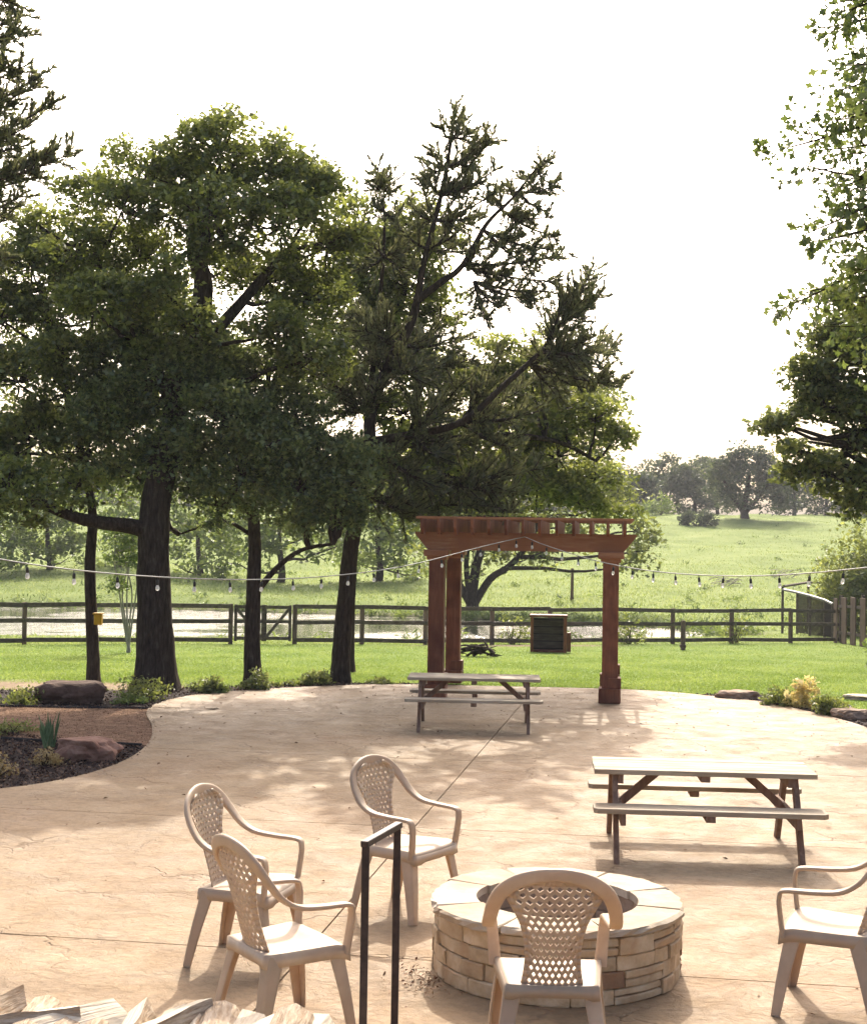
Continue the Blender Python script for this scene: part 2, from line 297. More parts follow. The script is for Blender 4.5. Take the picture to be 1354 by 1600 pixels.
class Leaves:
    def __init__(s): s.c = []; s.d = []; s.n = []; s.L = []; s.W = []; s.t = []
    def add(s, c, d, n, L, W, tone=None):
        s.c.append(c); s.d.append(unit(d)); s.n.append(n); s.L.append(L); s.W.append(W); s.t.append(rng.random(len(c)) if tone is None else np.clip(tone, 0, 1))
    def cluster(s, cen, rad, cnt, L, W, flat=.65, up=.5, tone=.5, droop=0.):
        cen = np.asarray(cen); rad = np.asarray(rad)*np.ones(3)
        q = unit(rng.normal(size=(cnt, 3)))*(rng.random((cnt, 1))**.45); q[:, 2] *= flat
        c = cen+q*rad
        n = unit(rng.normal(size=(cnt, 3))+np.array([0, 0, up*2])); d = unit(q+rng.normal(size=(cnt, 3))*.7+np.array([0, 0, -droop])); d = unit(d-n*(d*n).sum(1, keepdims=True))
        l = L*rng.uniform(.5, 1.4, cnt)
        s.add(c, d, n, l, l*W/L, tone+rng.normal(size=cnt)*.22)
    def build(s, name, mat, parent=None):
        c = np.concatenate(s.c); d = np.concatenate(s.d); n = np.concatenate(s.n); L = np.concatenate(s.L)[:, None]; W = np.concatenate(s.W)[:, None]; t = np.concatenate(s.t)
        side = unit(np.cross(d, n)); n2 = np.cross(side, d); m = len(c)
        V = np.stack([c-d*L*.5, c+side*W*.5+d*L*.08+n2*W*.14, c+d*L*.5-n2*L*.06, c-side*W*.5+d*L*.08+n2*W*.14], 1).reshape(-1, 3)
        me = raw_mesh(name, V, np.arange(4*m).reshape(m, 4), 4, {'v': np.repeat(t, 4)})
        return link(name, me, mat, parent)
def bez(a, b, bow, k=7, wob=0.0):
    """bowed polyline from a to b"""
    a, b = Vector(a), Vector(b); c = (a+b)/2+Vector(bow); L = (b-a).length
    return [a*(1-t)**2+c*2*t*(1-t)+b*t*t+(Vector((random.uniform(-1, 1), random.uniform(-1, 1), random.uniform(-1, 1)))*wob*L if 0 < i < k else Vector()) for i, t in ((i, i/k) for i in range(k+1))]
def smooth_path(P, per=4):
    P = [Vector(p) for p in P]; out = []
    for i in range(len(P)-1):
        p0, p1, p2, p3 = P[max(i-1, 0)], P[i], P[i+1], P[min(i+2, len(P)-1)]
        for q in range(per):
            t = q/per; out.append(.5*((2*p1)+(p2-p0)*t+(2*p0-5*p1+4*p2-p3)*t*t+(3*p1-p0-3*p2+p3)*t**3))
    return out+[P[-1]]

# ------------------------------------------------------------------ terrain
PROF = np.array([(-200, -.03), (23.8, -.03), (46, -.74), (58, -.95), (64, -.8), (75, -.35), (100, 1.0), (125, 2.9), (150, 5.0), (170, 6.0), (220, 6.6), (900, 9)])
POND_Z = -1.1
POND = np.array([(-60, 44), (-30, 44.5), (-14, 45), (-4, 46.2), (2, 48.3), (7, 50.5), (10.5, 52.5), (12, 55), (10.5, 58), (6, 61), (-1, 64), (-10, 67), (-25, 69), (-60, 70)])
def pond_sd(x, y):
    x = np.asarray(x, float); y = np.asarray(y, float); d = np.full(x.shape, 1e9); ins = np.zeros(x.shape, bool)
    for i in range(len(POND)):
        ax, ay = POND[i]; bx, by = POND[(i+1) % len(POND)]
        t = np.clip(((x-ax)*(bx-ax)+(y-ay)*(by-ay))/((bx-ax)**2+(by-ay)**2), 0, 1)
        d = np.minimum(d, np.hypot(x-ax-t*(bx-ax), y-ay-t*(by-ay)))
        c = ((ay > y) != (by > y)) & (x < (bx-ax)*(y-ay)/(by-ay+1e-12)+ax); ins ^= c
    return np.where(ins, -d, d)
def wav(x, y):
    return .5*np.sin(x*.13+1.3)*np.sin(y*.11+.4)+.3*np.sin(x*.31+y*.23)+.2*np.sin(x*.7-y*.53+2)
def gz(x, y):
    x = np.asarray(x, float); y = np.asarray(y, float)
    z = np.interp(y, PROF[:, 0], PROF[:, 1])
    z = z+wav(x, y)*np.interp(y, [24, 34, 60, 90, 160], [0, .05, .06, .28, .5])
    sd_ = pond_sd(x, y)
    wgt = np.clip(sd_/3.2, 0, 1); wgt = wgt*wgt*(3-2*wgt)
    zo = (POND_Z+.05)*(1-wgt)+z*wgt
    return np.where(sd_ < 0, POND_Z-.05+np.maximum(sd_, -6)*.22+.05*np.exp(sd_*3), np.where(y > 36, zo, z))
def g(x, y): return float(gz(np.array([x]), np.array([y]))[0])
def on_ground(px, py):
    d = ray(px, py); o = Vector((0, 0, CAMZ)); t = 5.
    while t < 400:
        p = o+d*t
        if p.z < g(p.x, p.y): return p
        t += .1
    return p
xs = np.unique(np.concatenate([np.linspace(-500, -60, 12), np.linspace(-60, -20, 30), np.linspace(-20, 24, 130), np.linspace(24, 70, 32), np.linspace(70, 500, 12)]))
ys = np.unique(np.concatenate([np.linspace(-60, 12, 10), np.linspace(12, 75, 170), np.linspace(75, 190, 100), np.linspace(190, 900, 24)]))
X, Y = np.meshgrid(xs, ys); Zg = gz(X.ravel(), Y.ravel()); nx = len(xs); ny = len(ys)
I = (np.arange(ny-1)[:, None]*nx+np.arange(nx-1)[None]).ravel()
Fq = np.stack([I, I+1, I+nx+1, I+nx], 1)
def fence_y(x): return 36.5+(x+10.6)*(46-36.5)/(13.2+10.6)
sdp = pond_sd(X.ravel(), Y.ravel()); fd = Y.ravel()-fence_y(X.ravel())
a_field = np.clip(fd/1.2+.4, 0, 1)
a_dirt = np.clip(1-np.abs(fd+.9)/1.1, 0, 1)*np.clip(1-np.abs(X.ravel()-2.5)/5, 0, 1)*1.1
a_dirt = np.maximum(a_dirt, np.clip(1-np.abs(Y.ravel()-22.7)/1.3, 0, 1)*np.clip((-3.4-X.ravel())/1., 0, 1)*.9)
a_mud = np.clip(1-np.abs(sdp-.4)/1.5, 0, 1)*.75
ground = link('ground', raw_mesh('ground', np.stack([X.ravel(), Y.ravel(), Zg], 1), Fq, 4, {'field': a_field, 'dirt': a_dirt, 'mud': a_mud}, True), M['ground'])
tag(ground, 'green lawn falling to the pond and rising pasture beyond', kind='structure')
mb = MB(); mb.prism([tuple(p) for p in POND], POND_Z-.004, POND_Z); pond = mb.build('pond', M['water']); tag(pond, 'rippled pond glittering behind the rail fence', kind='structure')

# ------------------------------------------------------------------ patio of jointed concrete slabs
OUT = [(-9, 10.9), (-5.6, 12.4)]
EDGE_PX = [(0, 1232), (130, 1210), (200, 1185), (232, 1160), (238, 1135), (229, 1113), (245, 1099), (300, 1086), (400, 1077), (520, 1071), (620, 1069), (830, 1073), (1000, 1078), (1100, 1086), (1200, 1098), (1290, 1118), (1354, 1137)]
OUT += [tuple(at_z(*q).xy) for q in EDGE_PX]+[(5.75, 16.5), (6.2, 13), (7.5, 9), (8, 3), (8, -5), (-9, -5)]
sp = smooth_path([(x, y, 0) for x, y in OUT[:-4]], 5)
patio_poly = [(p.x, p.y) for p in sp]+[OUT[-3], OUT[-2], OUT[-1]]
def clip(poly, nx_, ny_, d):       # keep nx*x+ny*y <= d
    out = []
    for i in range(len(poly)):
        a, b_ = poly[i], poly[(i+1) % len(poly)]; da = nx_*a[0]+ny_*a[1]-d; db = nx_*b_[0]+ny_*b_[1]-d
        if da <= 0: out.append(a)
        if (da <= 0) != (db <= 0):
            t = da/(da-db); out.append((a[0]+(b_[0]-a[0])*t, a[1]+(b_[1]-a[1])*t))
    return out
TH = R_(9.2); dv = (math.sin(TH), math.cos(TH)); cv = (math.cos(TH), -math.sin(TH))
base_pt = (-.11, 11.91)
u0 = cv[0]*base_pt[0]+cv[1]*base_pt[1]; v0 = dv[0]*.47+dv[1]*11.74
patio = empty('patio', (0, 0, 0), label='tan stamped concrete patio with control joints and curved edge', kind='structure')
JW = .011
us = [-20, u0, 20]; vsn = [-9]+[v0+3.66*k for k in range(-4, 4)]+[40]
for i in range(len(us)-1):
    for j in range(len(vsn)-1):
        q = clip(patio_poly, cv[0], cv[1], us[i+1]-JW/2); q = clip(q, -cv[0], -cv[1], -us[i]-JW/2) if len(q) > 2 else q
        if len(q) > 2: q = clip(q, dv[0], dv[1], vsn[j+1]-JW/2)
        if len(q) > 2: q = clip(q, -dv[0], -dv[1], -vsn[j]-JW/2)
        if len(q) > 2:
            mb = MB(); mb.prism(q, -.10, 0); mb.build('concrete_slab', M['concrete'], patio, fix=False)
mb = MB(); mb.prism([(x*.998, 10+(y-10)*.998) for x, y in patio_poly], -.10, -.016); mb.build('joint_filler', M['concrete_base'], patio, fix=False)

# beds
def bed(name, px, mat, z0, z1, label, n_sm=4):
    P = [at_z(*q) if len(q) == 2 else Vector((q[0], q[1], 0)) for q in px]
    mb = MB(); mb.prism([(p.x, p.y) for p in P], z0, z1); o = mb.build(name, mat, fix=False); return tag(o, label, kind='structure')
left_edge = [q for q in patio_poly if q[0] < -3.15 and 12 < q[1] < 22.5]
def le(y0, y1): return [(x+.06, y) for x, y in left_edge if y0 <= y <= y1]
pA, pB = at_z(0, 1152), at_z(222, 1163)      # front edge of the dirt path
pC, pD = at_z(0, 1106), at_z(236, 1106)      # rear edge
far_l = -9.5
slope = (pB.y-pA.y)/(pB.x-pA.x)
ylf = pA.y+(far_l-pA.x)*slope
mb_poly = [(far_l, 10.5)]+[(x+.05, y) for x, y in [q for q in patio_poly if q[0] < -3.1 and 10.5 < q[1] <= pB.y]]+[(pB.x, pB.y), (far_l, ylf)]
mb = MB(); mb.prism(mb_poly, -.2, -.028); tag(mb.build('mulch_bed', M['mulch'], fix=False), 'dark bark mulch bed inside the curve of the patio', kind='structure')
dp = [(far_l, ylf), (pB.x, pB.y)]+le(pB.y+.02, pD.y-.02)+[(pD.x+.05, pD.y), (far_l, pD.y)]
mb = MB(); mb.prism(dp, -.2, -.018); tag(mb.build('dirt_path', M['dirt'], fix=False), 'reddish brown dirt path between two planted beds', kind='structure')
bk = [(far_l, pD.y), (pD.x+.05, pD.y)]+[(x+.03, y-.05) for x, y in patio_poly if y > pD.y and -4.3 < x < .2]+[(.3, 23.9), (-1.5, 23.75), (-3.2, 22.9), (-4.6, 22.15), (-6, 21.9), (far_l, 21.9)]
mb = MB(); mb.prism(bk, -.2, -.012); tag(mb.build('planting_bed', M['mulch'], fix=False), 'narrow dark planting bed under the trees along the patio', kind='structure')
for a, b_, nm in ((Vector((far_l, ylf, 0)), pB, 'front'), (Vector((far_l, pD.y, 0)), pD, 'rear')):
    mb = MB(); n_ = 24
    mb.sweep([(a.lerp(b_, i/n_)+Vector((0, .03*math.sin(i*.9), -.045)), (0, 0, 1), .11, .012) for i in range(n_+1)], per=1)
    tag(mb.build('bed_edging', M['edging']), 'dark strip edging along the %s side of the dirt path' % ('mulch bed' if nm == 'front' else 'tree bed'), 'edging')
rb = [(x+.05, y) for x, y in patio_poly if x > 4.1 and 16.5 < y < 22.9]
rb = rb+[(x+.9+.25*math.sin(y*2.1), y+.35) for x, y in rb][::-1]
mb = MB(); mb.prism(rb, -.2, -.014); tag(mb.build('planting_bed', M['mulch'], fix=False), 'strip of brown mulch along the curved patio edge by the lawn', kind='structure')
# loose chips on the mulch (uncountable)
def chips(poly, cnt, z, name, label, mat, big=.03):
    P = np.array(poly); lo, hi = P.min(0), P.max(0); pts = rng.uniform(lo, hi, (cnt*3, 2)); ins = np.zeros(len(pts), bool)
    for i in range(len(P)):
        a, b_ = P[i], P[(i+1) % len(P)]; ins ^= ((a[1] > pts[:, 1]) != (b_[1] > pts[:, 1])) & (pts[:, 0] < (b_[0]-a[0])*(pts[:, 1]-a[1])/(b_[1]-a[1]+1e-12)+a[0])
    pts = pts[ins][:cnt]; L = Leaves(); k = len(pts)
    c = np.column_stack([pts, np.full(k, z)+rng.random(k)*.02]); n_ = unit(rng.normal(size=(k, 3))*.6+np.array([0, 0, 1])); d = unit(rng.normal(size=(k, 3)))
    d = unit(d-n_*(d*n_).sum(1, keepdims=True)); l_ = big*rng.uniform(.6, 2.2, k); L.add(c, d, n_, l_, l_*rng.uniform(.3, .6, k))
    o = L.build(name, mat); return tag(o, label, 'mulch', kind='stuff')
M['chip_leaf'] = leaf_mat('chip_leaf', (.014, .008, .007), (.055, .031, .024), (.24, .15, .10), .05, .02)
chips([q for q in mb_poly if q[0] > -6.4] + [(-6.2, ylf)], 9000, -.022, 'mulch_chips', 'loose dark mulch chips scattered over the front bed', M['chip_leaf'])
chips(bk, 5000, -.006, 'mulch_chips', 'loose dark mulch chips under the trees', M['chip_leaf'])
chips(rb, 2500, -.008, 'mulch_chips', 'loose brown mulch chips along the right curve of the patio', M['chip_leaf'])
M['crumb'] = leaf_mat('crumb', (.10, .05, .028), (.25, .135, .075), (.44, .30, .19), .03, .02)
chips([(max(x, -6.6), y) for x, y in dp], 9000, -.014, 'dirt_crumbs', 'loose crumbs of dirt on the reddish path', M['crumb'], .011)

# ------------------------------------------------------------------ lawn and pasture grass (uncountable)
def in_poly(pts, poly):
    P = np.array(poly); ins = np.zeros(len(pts), bool)
    for i in range(len(P)):
        a, b_ = P[i], P[(i+1) % len(P)]; ins ^= ((a[1] > pts[:, 1]) != (b_[1] > pts[:, 1])) & (pts[:, 0] < (b_[0]-a[0])*(pts[:, 1]-a[1])/(b_[1]-a[1]+1e-12)+a[0])
    return ins
def blades(pts, h, wd, name, mat, label, lean=.5):
    k = len(pts); z = gz(pts[:, 0], pts[:, 1]); an = rng.uniform(0, 6.283, k); s_ = np.column_stack([np.cos(an), np.sin(an), np.zeros(k)])*wd[:, None]/2
    b0 = np.column_stack([pts, z-.004]); tip = b0+np.column_stack([rng.normal(size=k)*lean*h, rng.normal(size=k)*lean*h, h])
    V = np.stack([b0-s_, b0+s_, tip], 1).reshape(-1, 3)
    t = np.clip(.5+rng.normal(size=k)*.25+.25*np.sin(pts[:, 0]*1.7+np.sin(pts[:, 1]*1.1)*2), 0, 1)
    o = link(name, raw_mesh(name, V, np.arange(3*k).reshape(k, 3), 3, {'v': np.repeat(t, 3)}), mat); return tag(o, label, 'grass', kind='stuff')
def wedge(y0, y1, cnt, p=1.0, xm=.36):
    y = (y0**(-p)+rng.random(cnt)*(y1**(-p)-y0**(-p)))**(-1/p); x = rng.uniform(-xm, xm, cnt)*y+rng.uniform(-2, 2, cnt); return np.column_stack([x, y])
p_ = wedge(18.5, 48, 330000); p_ = p_[(p_[:, 1] < fence_y(p_[:, 0])+1.5) & ~in_poly(p_, patio_poly) & ~in_poly(p_, bk) & ~in_poly(p_, rb) & ((p_[:, 1] > 21.7) | (p_[:, 0] > 0))]
dirtw = np.clip(1-np.abs(p_[:, 1]-fence_y(p_[:, 0])+.9)/1.1, 0, 1)*np.clip(1-np.abs(p_[:, 0]-2.5)/5, 0, 1)
dirtw = np.maximum(dirtw, np.clip(1-np.abs(p_[:, 1]-22.7)/1.2, 0, 1)*np.clip((-3.4-p_[:, 0]), 0, 1)*.9)
p_ = p_[rng.random(len(p_)) > dirtw*1.3]
blades(p_, rng.uniform(.012, .035, len(p_)), rng.uniform(.012, .03, len(p_)), 'lawn_grass', M['grass_blade'], 'short mown lawn grass between the patio and the rail fence')
p_ = wedge(37, 175, 200000, .6, .37); p_ = p_[(p_[:, 1] > fence_y(p_[:, 0])+.1) & (pond_sd(p_[:, 0], p_[:, 1]) > .1)]
hh = rng.uniform(.04, .14, len(p_))*np.interp(pond_sd(p_[:, 0], p_[:, 1]), [0, 3, 8], [.7, .9, 1])*np.where(p_[:, 1] < 56, .55, 1); blades(p_, hh, hh*.45, 'field_grass', M['field_blade'], 'longer pasture grass on the bank and hillside')
L = Leaves()
for _ in range(260):                      # darker weed tufts
    q = wedge(52, 150, 1, .6)[0]
    if pond_sd(q[0], q[1]) > .5 and q[1] > fence_y(q[0])+1: L.cluster((q[0], q[1], g(*q)+.08), (rng.uniform(.2, .6), rng.uniform(.2, .5), .22), 22, .24, .07, 1, .1, rng.uniform(.1, .6))
tag(L.build('pasture_weeds', M['bright_leaf']), 'scattered weed tufts over the pasture', 'weeds', kind='stuff')
L = Leaves()
for i in range(420):                      # reeds and bank plants round the pond
    k = rng.integers(0, len(POND)-1); t = rng.random(); a, b_ = POND[k], POND[k+1]; q = a+(b_-a)*t+rng.normal(size=2)*.45
    if abs(q[0]) < 24 and (k >= 6 or rng.random() < .25): L.cluster((q[0], q[1], max(g(*q), POND_Z)+.15), (.35, .3, rng.uniform(.15, .4)), 26, .32, .05, 1, -.1, rng.uniform(.2, .9))
tag(L.build('bank_plants', M['bright_leaf']), 'rough grass and weeds fringing the pond', 'weeds', kind='stuff')

# ------------------------------------------------------------------ trees
def nearest(path, p):
    c = [(((q-p).length+max(0, q.z-p.z)*2.0), i) for i, q in enumerate(path)]; return min(c)[1]
def broad_tree(name, label, base, trunk, r0, blobs, mat, leaf=.10, dens=1.0, flare=1.0, extra=(), bark='bark', group=None, cat='tree', k=10, up=.5, csize=.34, twig=True, tip=.35, gap=.0, per=None, flat=.52, shell=.58):
    """trunk: world points; blobs: (center, radii) ellipsoids; leaves gather in clusters joined by twigs to the blob's limb"""
    root = empty(name, base, label=label, cat=cat, group=group); B = Vector(base)
    T = smooth_path(trunk, 4); n_ = len(T); mb = MB()
    rad = [r0*(1-(1-tip)*i/(n_-1)) for i in range(n_)]
    for i in range(min(4, n_)): rad[i] *= 1+flare*[.55, .25, .10, .03][i]
    mb.tube([p-B for p in T], rad, k, jit=.05, flare=[.25*flare, .12*flare, .05*flare] if flare else None)
    L = Leaves()
    for pts, ra, rb_ in extra:
        Q = smooth_path(pts, 4); mb.tube([p-B for p in Q], [ra+(rb_-ra)*i/(len(Q)-1) for i in range(len(Q))], 7, jit=.06)
    spine = T[len(T)//3:]+[q for e in extra for q in smooth_path(e[0], 4)]
    for cen, rd in blobs:
        cen = Vector(cen); rd = Vector(rd) if hasattr(rd, '__len__') else Vector((rd, rd, rd*.8)); rm = (rd.x+rd.y+rd.z)/3
        s0 = spine[nearest(spine, cen-Vector((0, 0, rm*.4)))]; Lb = (cen-s0).length
        if Lb > .15: mb.tube([p-B for p in bez(s0, cen, (0, 0, -.10*Lb), 6, .03)], [max(.02, min(r0*.36, .022+.019*Lb))*(1-.7*i/6) for i in range(7)], 6)
        ncl = max(6, int(dens*rm*rm*52/(csize/.34)**2)); nl = per or int(92*(csize/.34)**2*(.10/leaf)**2)
        for _ in range(ncl):
            q = Vector(rng.normal(size=3)).normalized()
            rr = shell+(1-shell)*random.random()**.7
            if q.z < -.3 and random.random() < .45: q.z = -q.z
            c = cen+Vector((q.x*rd.x, q.y*rd.y, q.z*rd.z))*rr
            if gap and mn.noise(c*1.1+Vector((3, 1, 7)))+.5 < gap: continue
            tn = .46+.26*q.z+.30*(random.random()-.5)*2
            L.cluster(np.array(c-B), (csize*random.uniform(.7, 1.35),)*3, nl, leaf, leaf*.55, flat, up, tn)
            if twig and random.random() < .55: mb.tube([p-B for p in bez(cen.lerp(c, .1), c, (0, 0, -.05), 3, .06)], [.022, .016, .011, .005], 4, cap=False)
    mb.build('trunk', M[bark], root, fix=False); L.build('crown', mat, root)
    return root
def PB(Y0, lst, depth=None):
    """blob list from (px,py,radius px[,dY]) at about depth Y0"""
    out = []
    for q in lst:
        Yq = Y0+(q[3] if len(q) > 3 else 0); s = FPX/Yq; r = q[2]/s
        out.append((at_y(q[0], q[1], Yq), (r, r*(depth or .95), r*.82)))
    return out
def PP(Y0, lst): return [at_y(q[0], q[1], Y0+(q[2] if len(q) > 2 else 0)) for q in lst]
def gpt(px, py):
    p = at_z(px, py, -.02); return Vector((p.x, p.y, min(g(p.x, p.y), -.02)-.01))

# big oak
b = gpt(243, 1080); Yb = b.y
trunk = [b-Vector((0, 0, .1))]+PP(Yb, [(243, 1000), (240, 900), (243, 800), (262, 690, .1), (295, 570, .2), (318, 450, .2), (305, 385, .2), (330, 290, .1)])
ex = [(PP(Yb, [(236, 830), (205, 822, -.2), (150, 815, -.4), (95, 800, -.5), (40, 770, -.8)]), .15, .06),
      (PP(Yb, [(300, 560, .2), (380, 470, .3), (450, 390, .4)]), .13, .05), (PP(Yb, [(280, 640), (190, 500, .3), (150, 400, .4)]), .13, .05)]
broad_tree('oak_tree', 'massive oak with the thickest trunk and a tall rounded crown', b, trunk, .31,
    PB(Yb, [(350, 238, 72), (300, 300, 70, .8), (420, 268, 70, .4), (230, 268, 68), (150, 300, 48, .3), (190, 330, 60, -.5), (490, 310, 58, .3), (330, 345, 80, -.7), (440, 355, 74, -.3), (120, 390, 62, .2), (220, 405, 66, .8), (510, 390, 52, .6), (420, 440, 66, .9), (480, 470, 56, 1.0), (350, 420, 36, 1.1), (250, 475, 48, 1.3), (550, 360, 26), (60, 350, 40, .8), (200, 470, 56, -1), (420, 520, 56, -.5), (150, 480, 56, -.8), (300, 505, 46, -1.0), (490, 560, 56, -.3), (255, 440, 44, -1.2),
    (60, 790, 55, -.9), (10, 760, 55, -.6), (120, 760, 40, -.4)]), M['oak_leaf'], .10, 1.6, 1.0, ex, k=14, csize=.33, gap=.06)
# slender tree to its left
b = gpt(146, 1068); Yb = b.y
trunk = [b-Vector((0, 0, .1))]+PP(Yb, [(146, 1030), (143, 960), (141, 880), (145, 810), (135, 740), (110, 640), (80, 520), (60, 440)])
broad_tree('oak_tree', 'slender dark oak beside the long dark rock, its crown low and dense', b, trunk, .115,
    PB(Yb, [(50, 420, 66), (130, 430, 50, .4), (0, 500, 74), (90, 510, 70), (30, 600, 80, .2), (120, 610, 74, -.3), (-30, 420, 60), (60, 690, 76), (140, 700, 62, -.5), (-20, 690, 60), (190, 640, 56, .3), (100, 560, 50, -.9), (20, 740, 44)]), M['oak_leaf_dark'], .10, 1.6, .6, k=10, csize=.34, gap=.05)
# third trunk, juniper with soft drooping foliage
b = gpt(396, 1072); Yb = b.y
trunk = [b-Vector((0, 0, .1))]+PP(Yb, [(394, 1010), (396, 930), (398, 850), (392, 780), (370, 690), (330, 600), (280, 530)])
ex = [(PP(Yb, [(398, 930), (430, 890, -.1), (470, 860, -.2), (520, 850, -.2)]), .06, .025), (PP(Yb, [(396, 800), (340, 770, -.2), (290, 740, -.4)]), .09, .04), (PP(Yb, [(398, 840), (350, 815), (280, 835)]), .04, .015)]
broad_tree('juniper_tree', 'dark juniper with soft drooping foliage between the oak and the cedar', b, trunk, .15,
    PB(Yb-.4, [(250, 520, 76), (190, 560, 64), (330, 570, 72, .2), (270, 600, 88, -.5), (180, 650, 70, -.3), (340, 660, 88, -.6), (420, 600, 60, .3), (450, 650, 58), (420, 700, 76, -.4), (500, 715, 60), (530, 760, 52), (460, 770, 62, -.3), (380, 750, 64, -.5), (280, 720, 72, -.4), (210, 740, 54), (340, 790, 40), (560, 720, 36), (550, 800, 34, .4), (480, 820, 30)]), M['juniper_leaf'], .085, 1.7, .8, ex, csize=.32, flat=.8, up=.2)

# cedars: branches with upward sprays
def cedar(name, label, base, stems, branches, mat, foliage=1.0, bark='bark', flare=.8, r_spray=.085):
    """stems/branches: (points, r0, r1, leafy_from 0..1, spray length)"""
    root = empty(name, base, label=label, cat='tree'); B = Vector(base); mb = MB(); L = Leaves()
    for si, (pts, ra, rb_) in enumerate(stems):
        Q = smooth_path(pts, 5); rr = [ra+(rb_-ra)*i/(len(Q)-1) for i in range(len(Q))]
        if si == 0:
            for i in range(4): rr[i] *= 1+flare*[.5, .25, .1, .04][i]
        mb.tube([p-B for p in Q], rr, 10 if si == 0 else 7, jit=.05)
    for pts, ra, rb_, lf, sl in branches:
        Q = smooth_path(pts, 6); n_ = len(Q); mb.tube([p-B for p in Q], [ra+(rb_-ra)*i/(n_-1) for i in range(n_)], 6, jit=.06)
        tot = sum((Q[i+1]-Q[i]).length for i in range(n_-1)); ntw = int(tot*14.0*foliage)+4
        for _ in range(ntw):
            t = lf+(1-lf)*random.random(); f_ = t*(n_-1); i = min(int(f_), n_-2); p = Q[i].lerp(Q[i+1], f_-i); tg = (Q[i+1]-Q[i]).normalized()
            out = Vector(rng.normal(size=3)); out = (out-tg*out.dot(tg)).normalized()
            d = (tg*random.uniform(.3, .9)+out*random.uniform(.4, .9)+Vector((0, 0, random.uniform(-.1, .5)))).normalized()
            ll = sl*random.uniform(.3, 1.25)*(1.1-.6*t)*.95; e = p+d*ll
            mb.tube([q-B for q in (p, p.lerp(e, .5)+Vector((0, 0, -.04*ll)), e)], [.012, .008, .004], 4, cap=False)
            m_ = int(85*ll)+12
            tt = rng.random(m_)**.8; c = np.array(p-B)+np.outer(tt, np.array(e-p)); rad_ = r_spray*(1.05-.75*tt)*(.5+ll)
            off = unit(rng.normal(size=(m_, 3)))*rad_[:, None]*rng.random((m_, 1))**.5; c = c+off
            dd = unit(np.array(d)*.9+off/np.maximum(rad_[:, None], .02)*.7+np.array([0, 0, .35])+rng.normal(size=(m_, 3))*.25)
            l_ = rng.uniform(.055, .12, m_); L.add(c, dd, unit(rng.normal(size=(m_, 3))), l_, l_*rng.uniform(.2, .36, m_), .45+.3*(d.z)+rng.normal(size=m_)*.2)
    mb.build('trunk', M[bark], root, fix=False); L.build('crown', mat, root); return root
b = gpt(532, 1066); Yb = b.y
stems = [([b-Vector((0, 0, .1))]+PP(Yb, [(533, 1020), (541, 930), (549, 850), (566, 770), (577, 700), (580, 640), (612, 560), (640, 510), (652, 465), (662, 410), (690, 300), (706, 210), (711, 172)]), .175, .015),
         (PP(Yb, [(650, 470), (690, 440, -.1), (722, 415, -.2), (760, 350, -.3), (800, 310, -.3), (838, 262, -.3)]), .07, .015),
         (PP(Yb, [(580, 690), (640, 680, -.2), (720, 660, -.5), (790, 600, -.6), (850, 545, -.5)]), .08, .04),
         (PP(Yb, [(575, 640), (590, 500, .3), (600, 380, .4), (598, 270, .4)]), .06, .012)]
def fan(Y0, a, lst, r=.035, lf=.3, sl=.55, dy=.35):
    return [(PP(Y0, [(a[0], a[1], 0), ((a[0]+x)/2, (a[1]+y)/2+6, dy*random.uniform(-1, 1)), (x, y, 2*dy*random.uniform(-1, 1))]), r, .008, lf, sl) for x, y in lst]
br = []
for (ax, ay), lst in [((706, 215), [(722, 190), (735, 205), (690, 200), (708, 168)]), ((698, 262), [(742, 232), (672, 235), (668, 262), (760, 215)]), ((688, 305), [(772, 208), (742, 262), (665, 270), (775, 265), (748, 285)]),
    ((678, 345), [(775, 300), (660, 285), (640, 320), (760, 330)]), ((668, 390), [(740, 340), (620, 350), (770, 385), (700, 360)]),
    ((838, 265), [(850, 250), (860, 285), (825, 285)]), ((810, 300), [(868, 288), (795, 295), (845, 325)]), ((785, 330), [(855, 340), (868, 370), (780, 300), (830, 345)]), ((755, 360), [(860, 390), (820, 400), (835, 420)]),
    ((725, 415), [(888, 395), (870, 440), (800, 430), (750, 380)]), ((740, 440), [(840, 470), (858, 455), (780, 480), (760, 500)]),
    ((598, 290), [(590, 262), (612, 300), (585, 290), (600, 262)]), ((600, 330), [(580, 310), (622, 335)]), ((600, 400), [(570, 360), (640, 370), (560, 420), (650, 420)]),
    ((850, 545), [(905, 445), (925, 418), (880, 470)]), ((880, 500), [(942, 455), (928, 470), (920, 430)]), ((845, 550), [(960, 545), (930, 525), (945, 575), (900, 570)]), ((830, 570), [(972, 600), (930, 610), (870, 610), (900, 520)]),
    ((640, 680), [(720, 600), (690, 620), (660, 590), (750, 690), (700, 720)]), ((720, 660), [(780, 560), (820, 600), (850, 640), (800, 700), (760, 600)]), ((580, 640), [(500, 580), (520, 620), (540, 560), (600, 560), (480, 640)]), ((600, 580), [(660, 540), (700, 570), (560, 520), (740, 560)]),
    ((577, 700), [(680, 760), (720, 780), (640, 740), (520, 690)]), ((566, 770), [(650, 800), (700, 820), (620, 780), (740, 790)]), ((690, 750), [(780, 760), (820, 770), (850, 730), (800, 800)]), ((620, 540), [(540, 490), (560, 470), (690, 510), (720, 530)])]:
    low = ay > 500; br += fan(Yb, (ax, ay), lst, .03 if not low else .045, .12 if not low else .2, .5 if not low else .75, .3 if not low else .8)
cedar('cedar_tree', 'tall leaning cedar with a ragged pointed top above the pergola', b, stems, br, M['cedar_leaf'], 1.0)
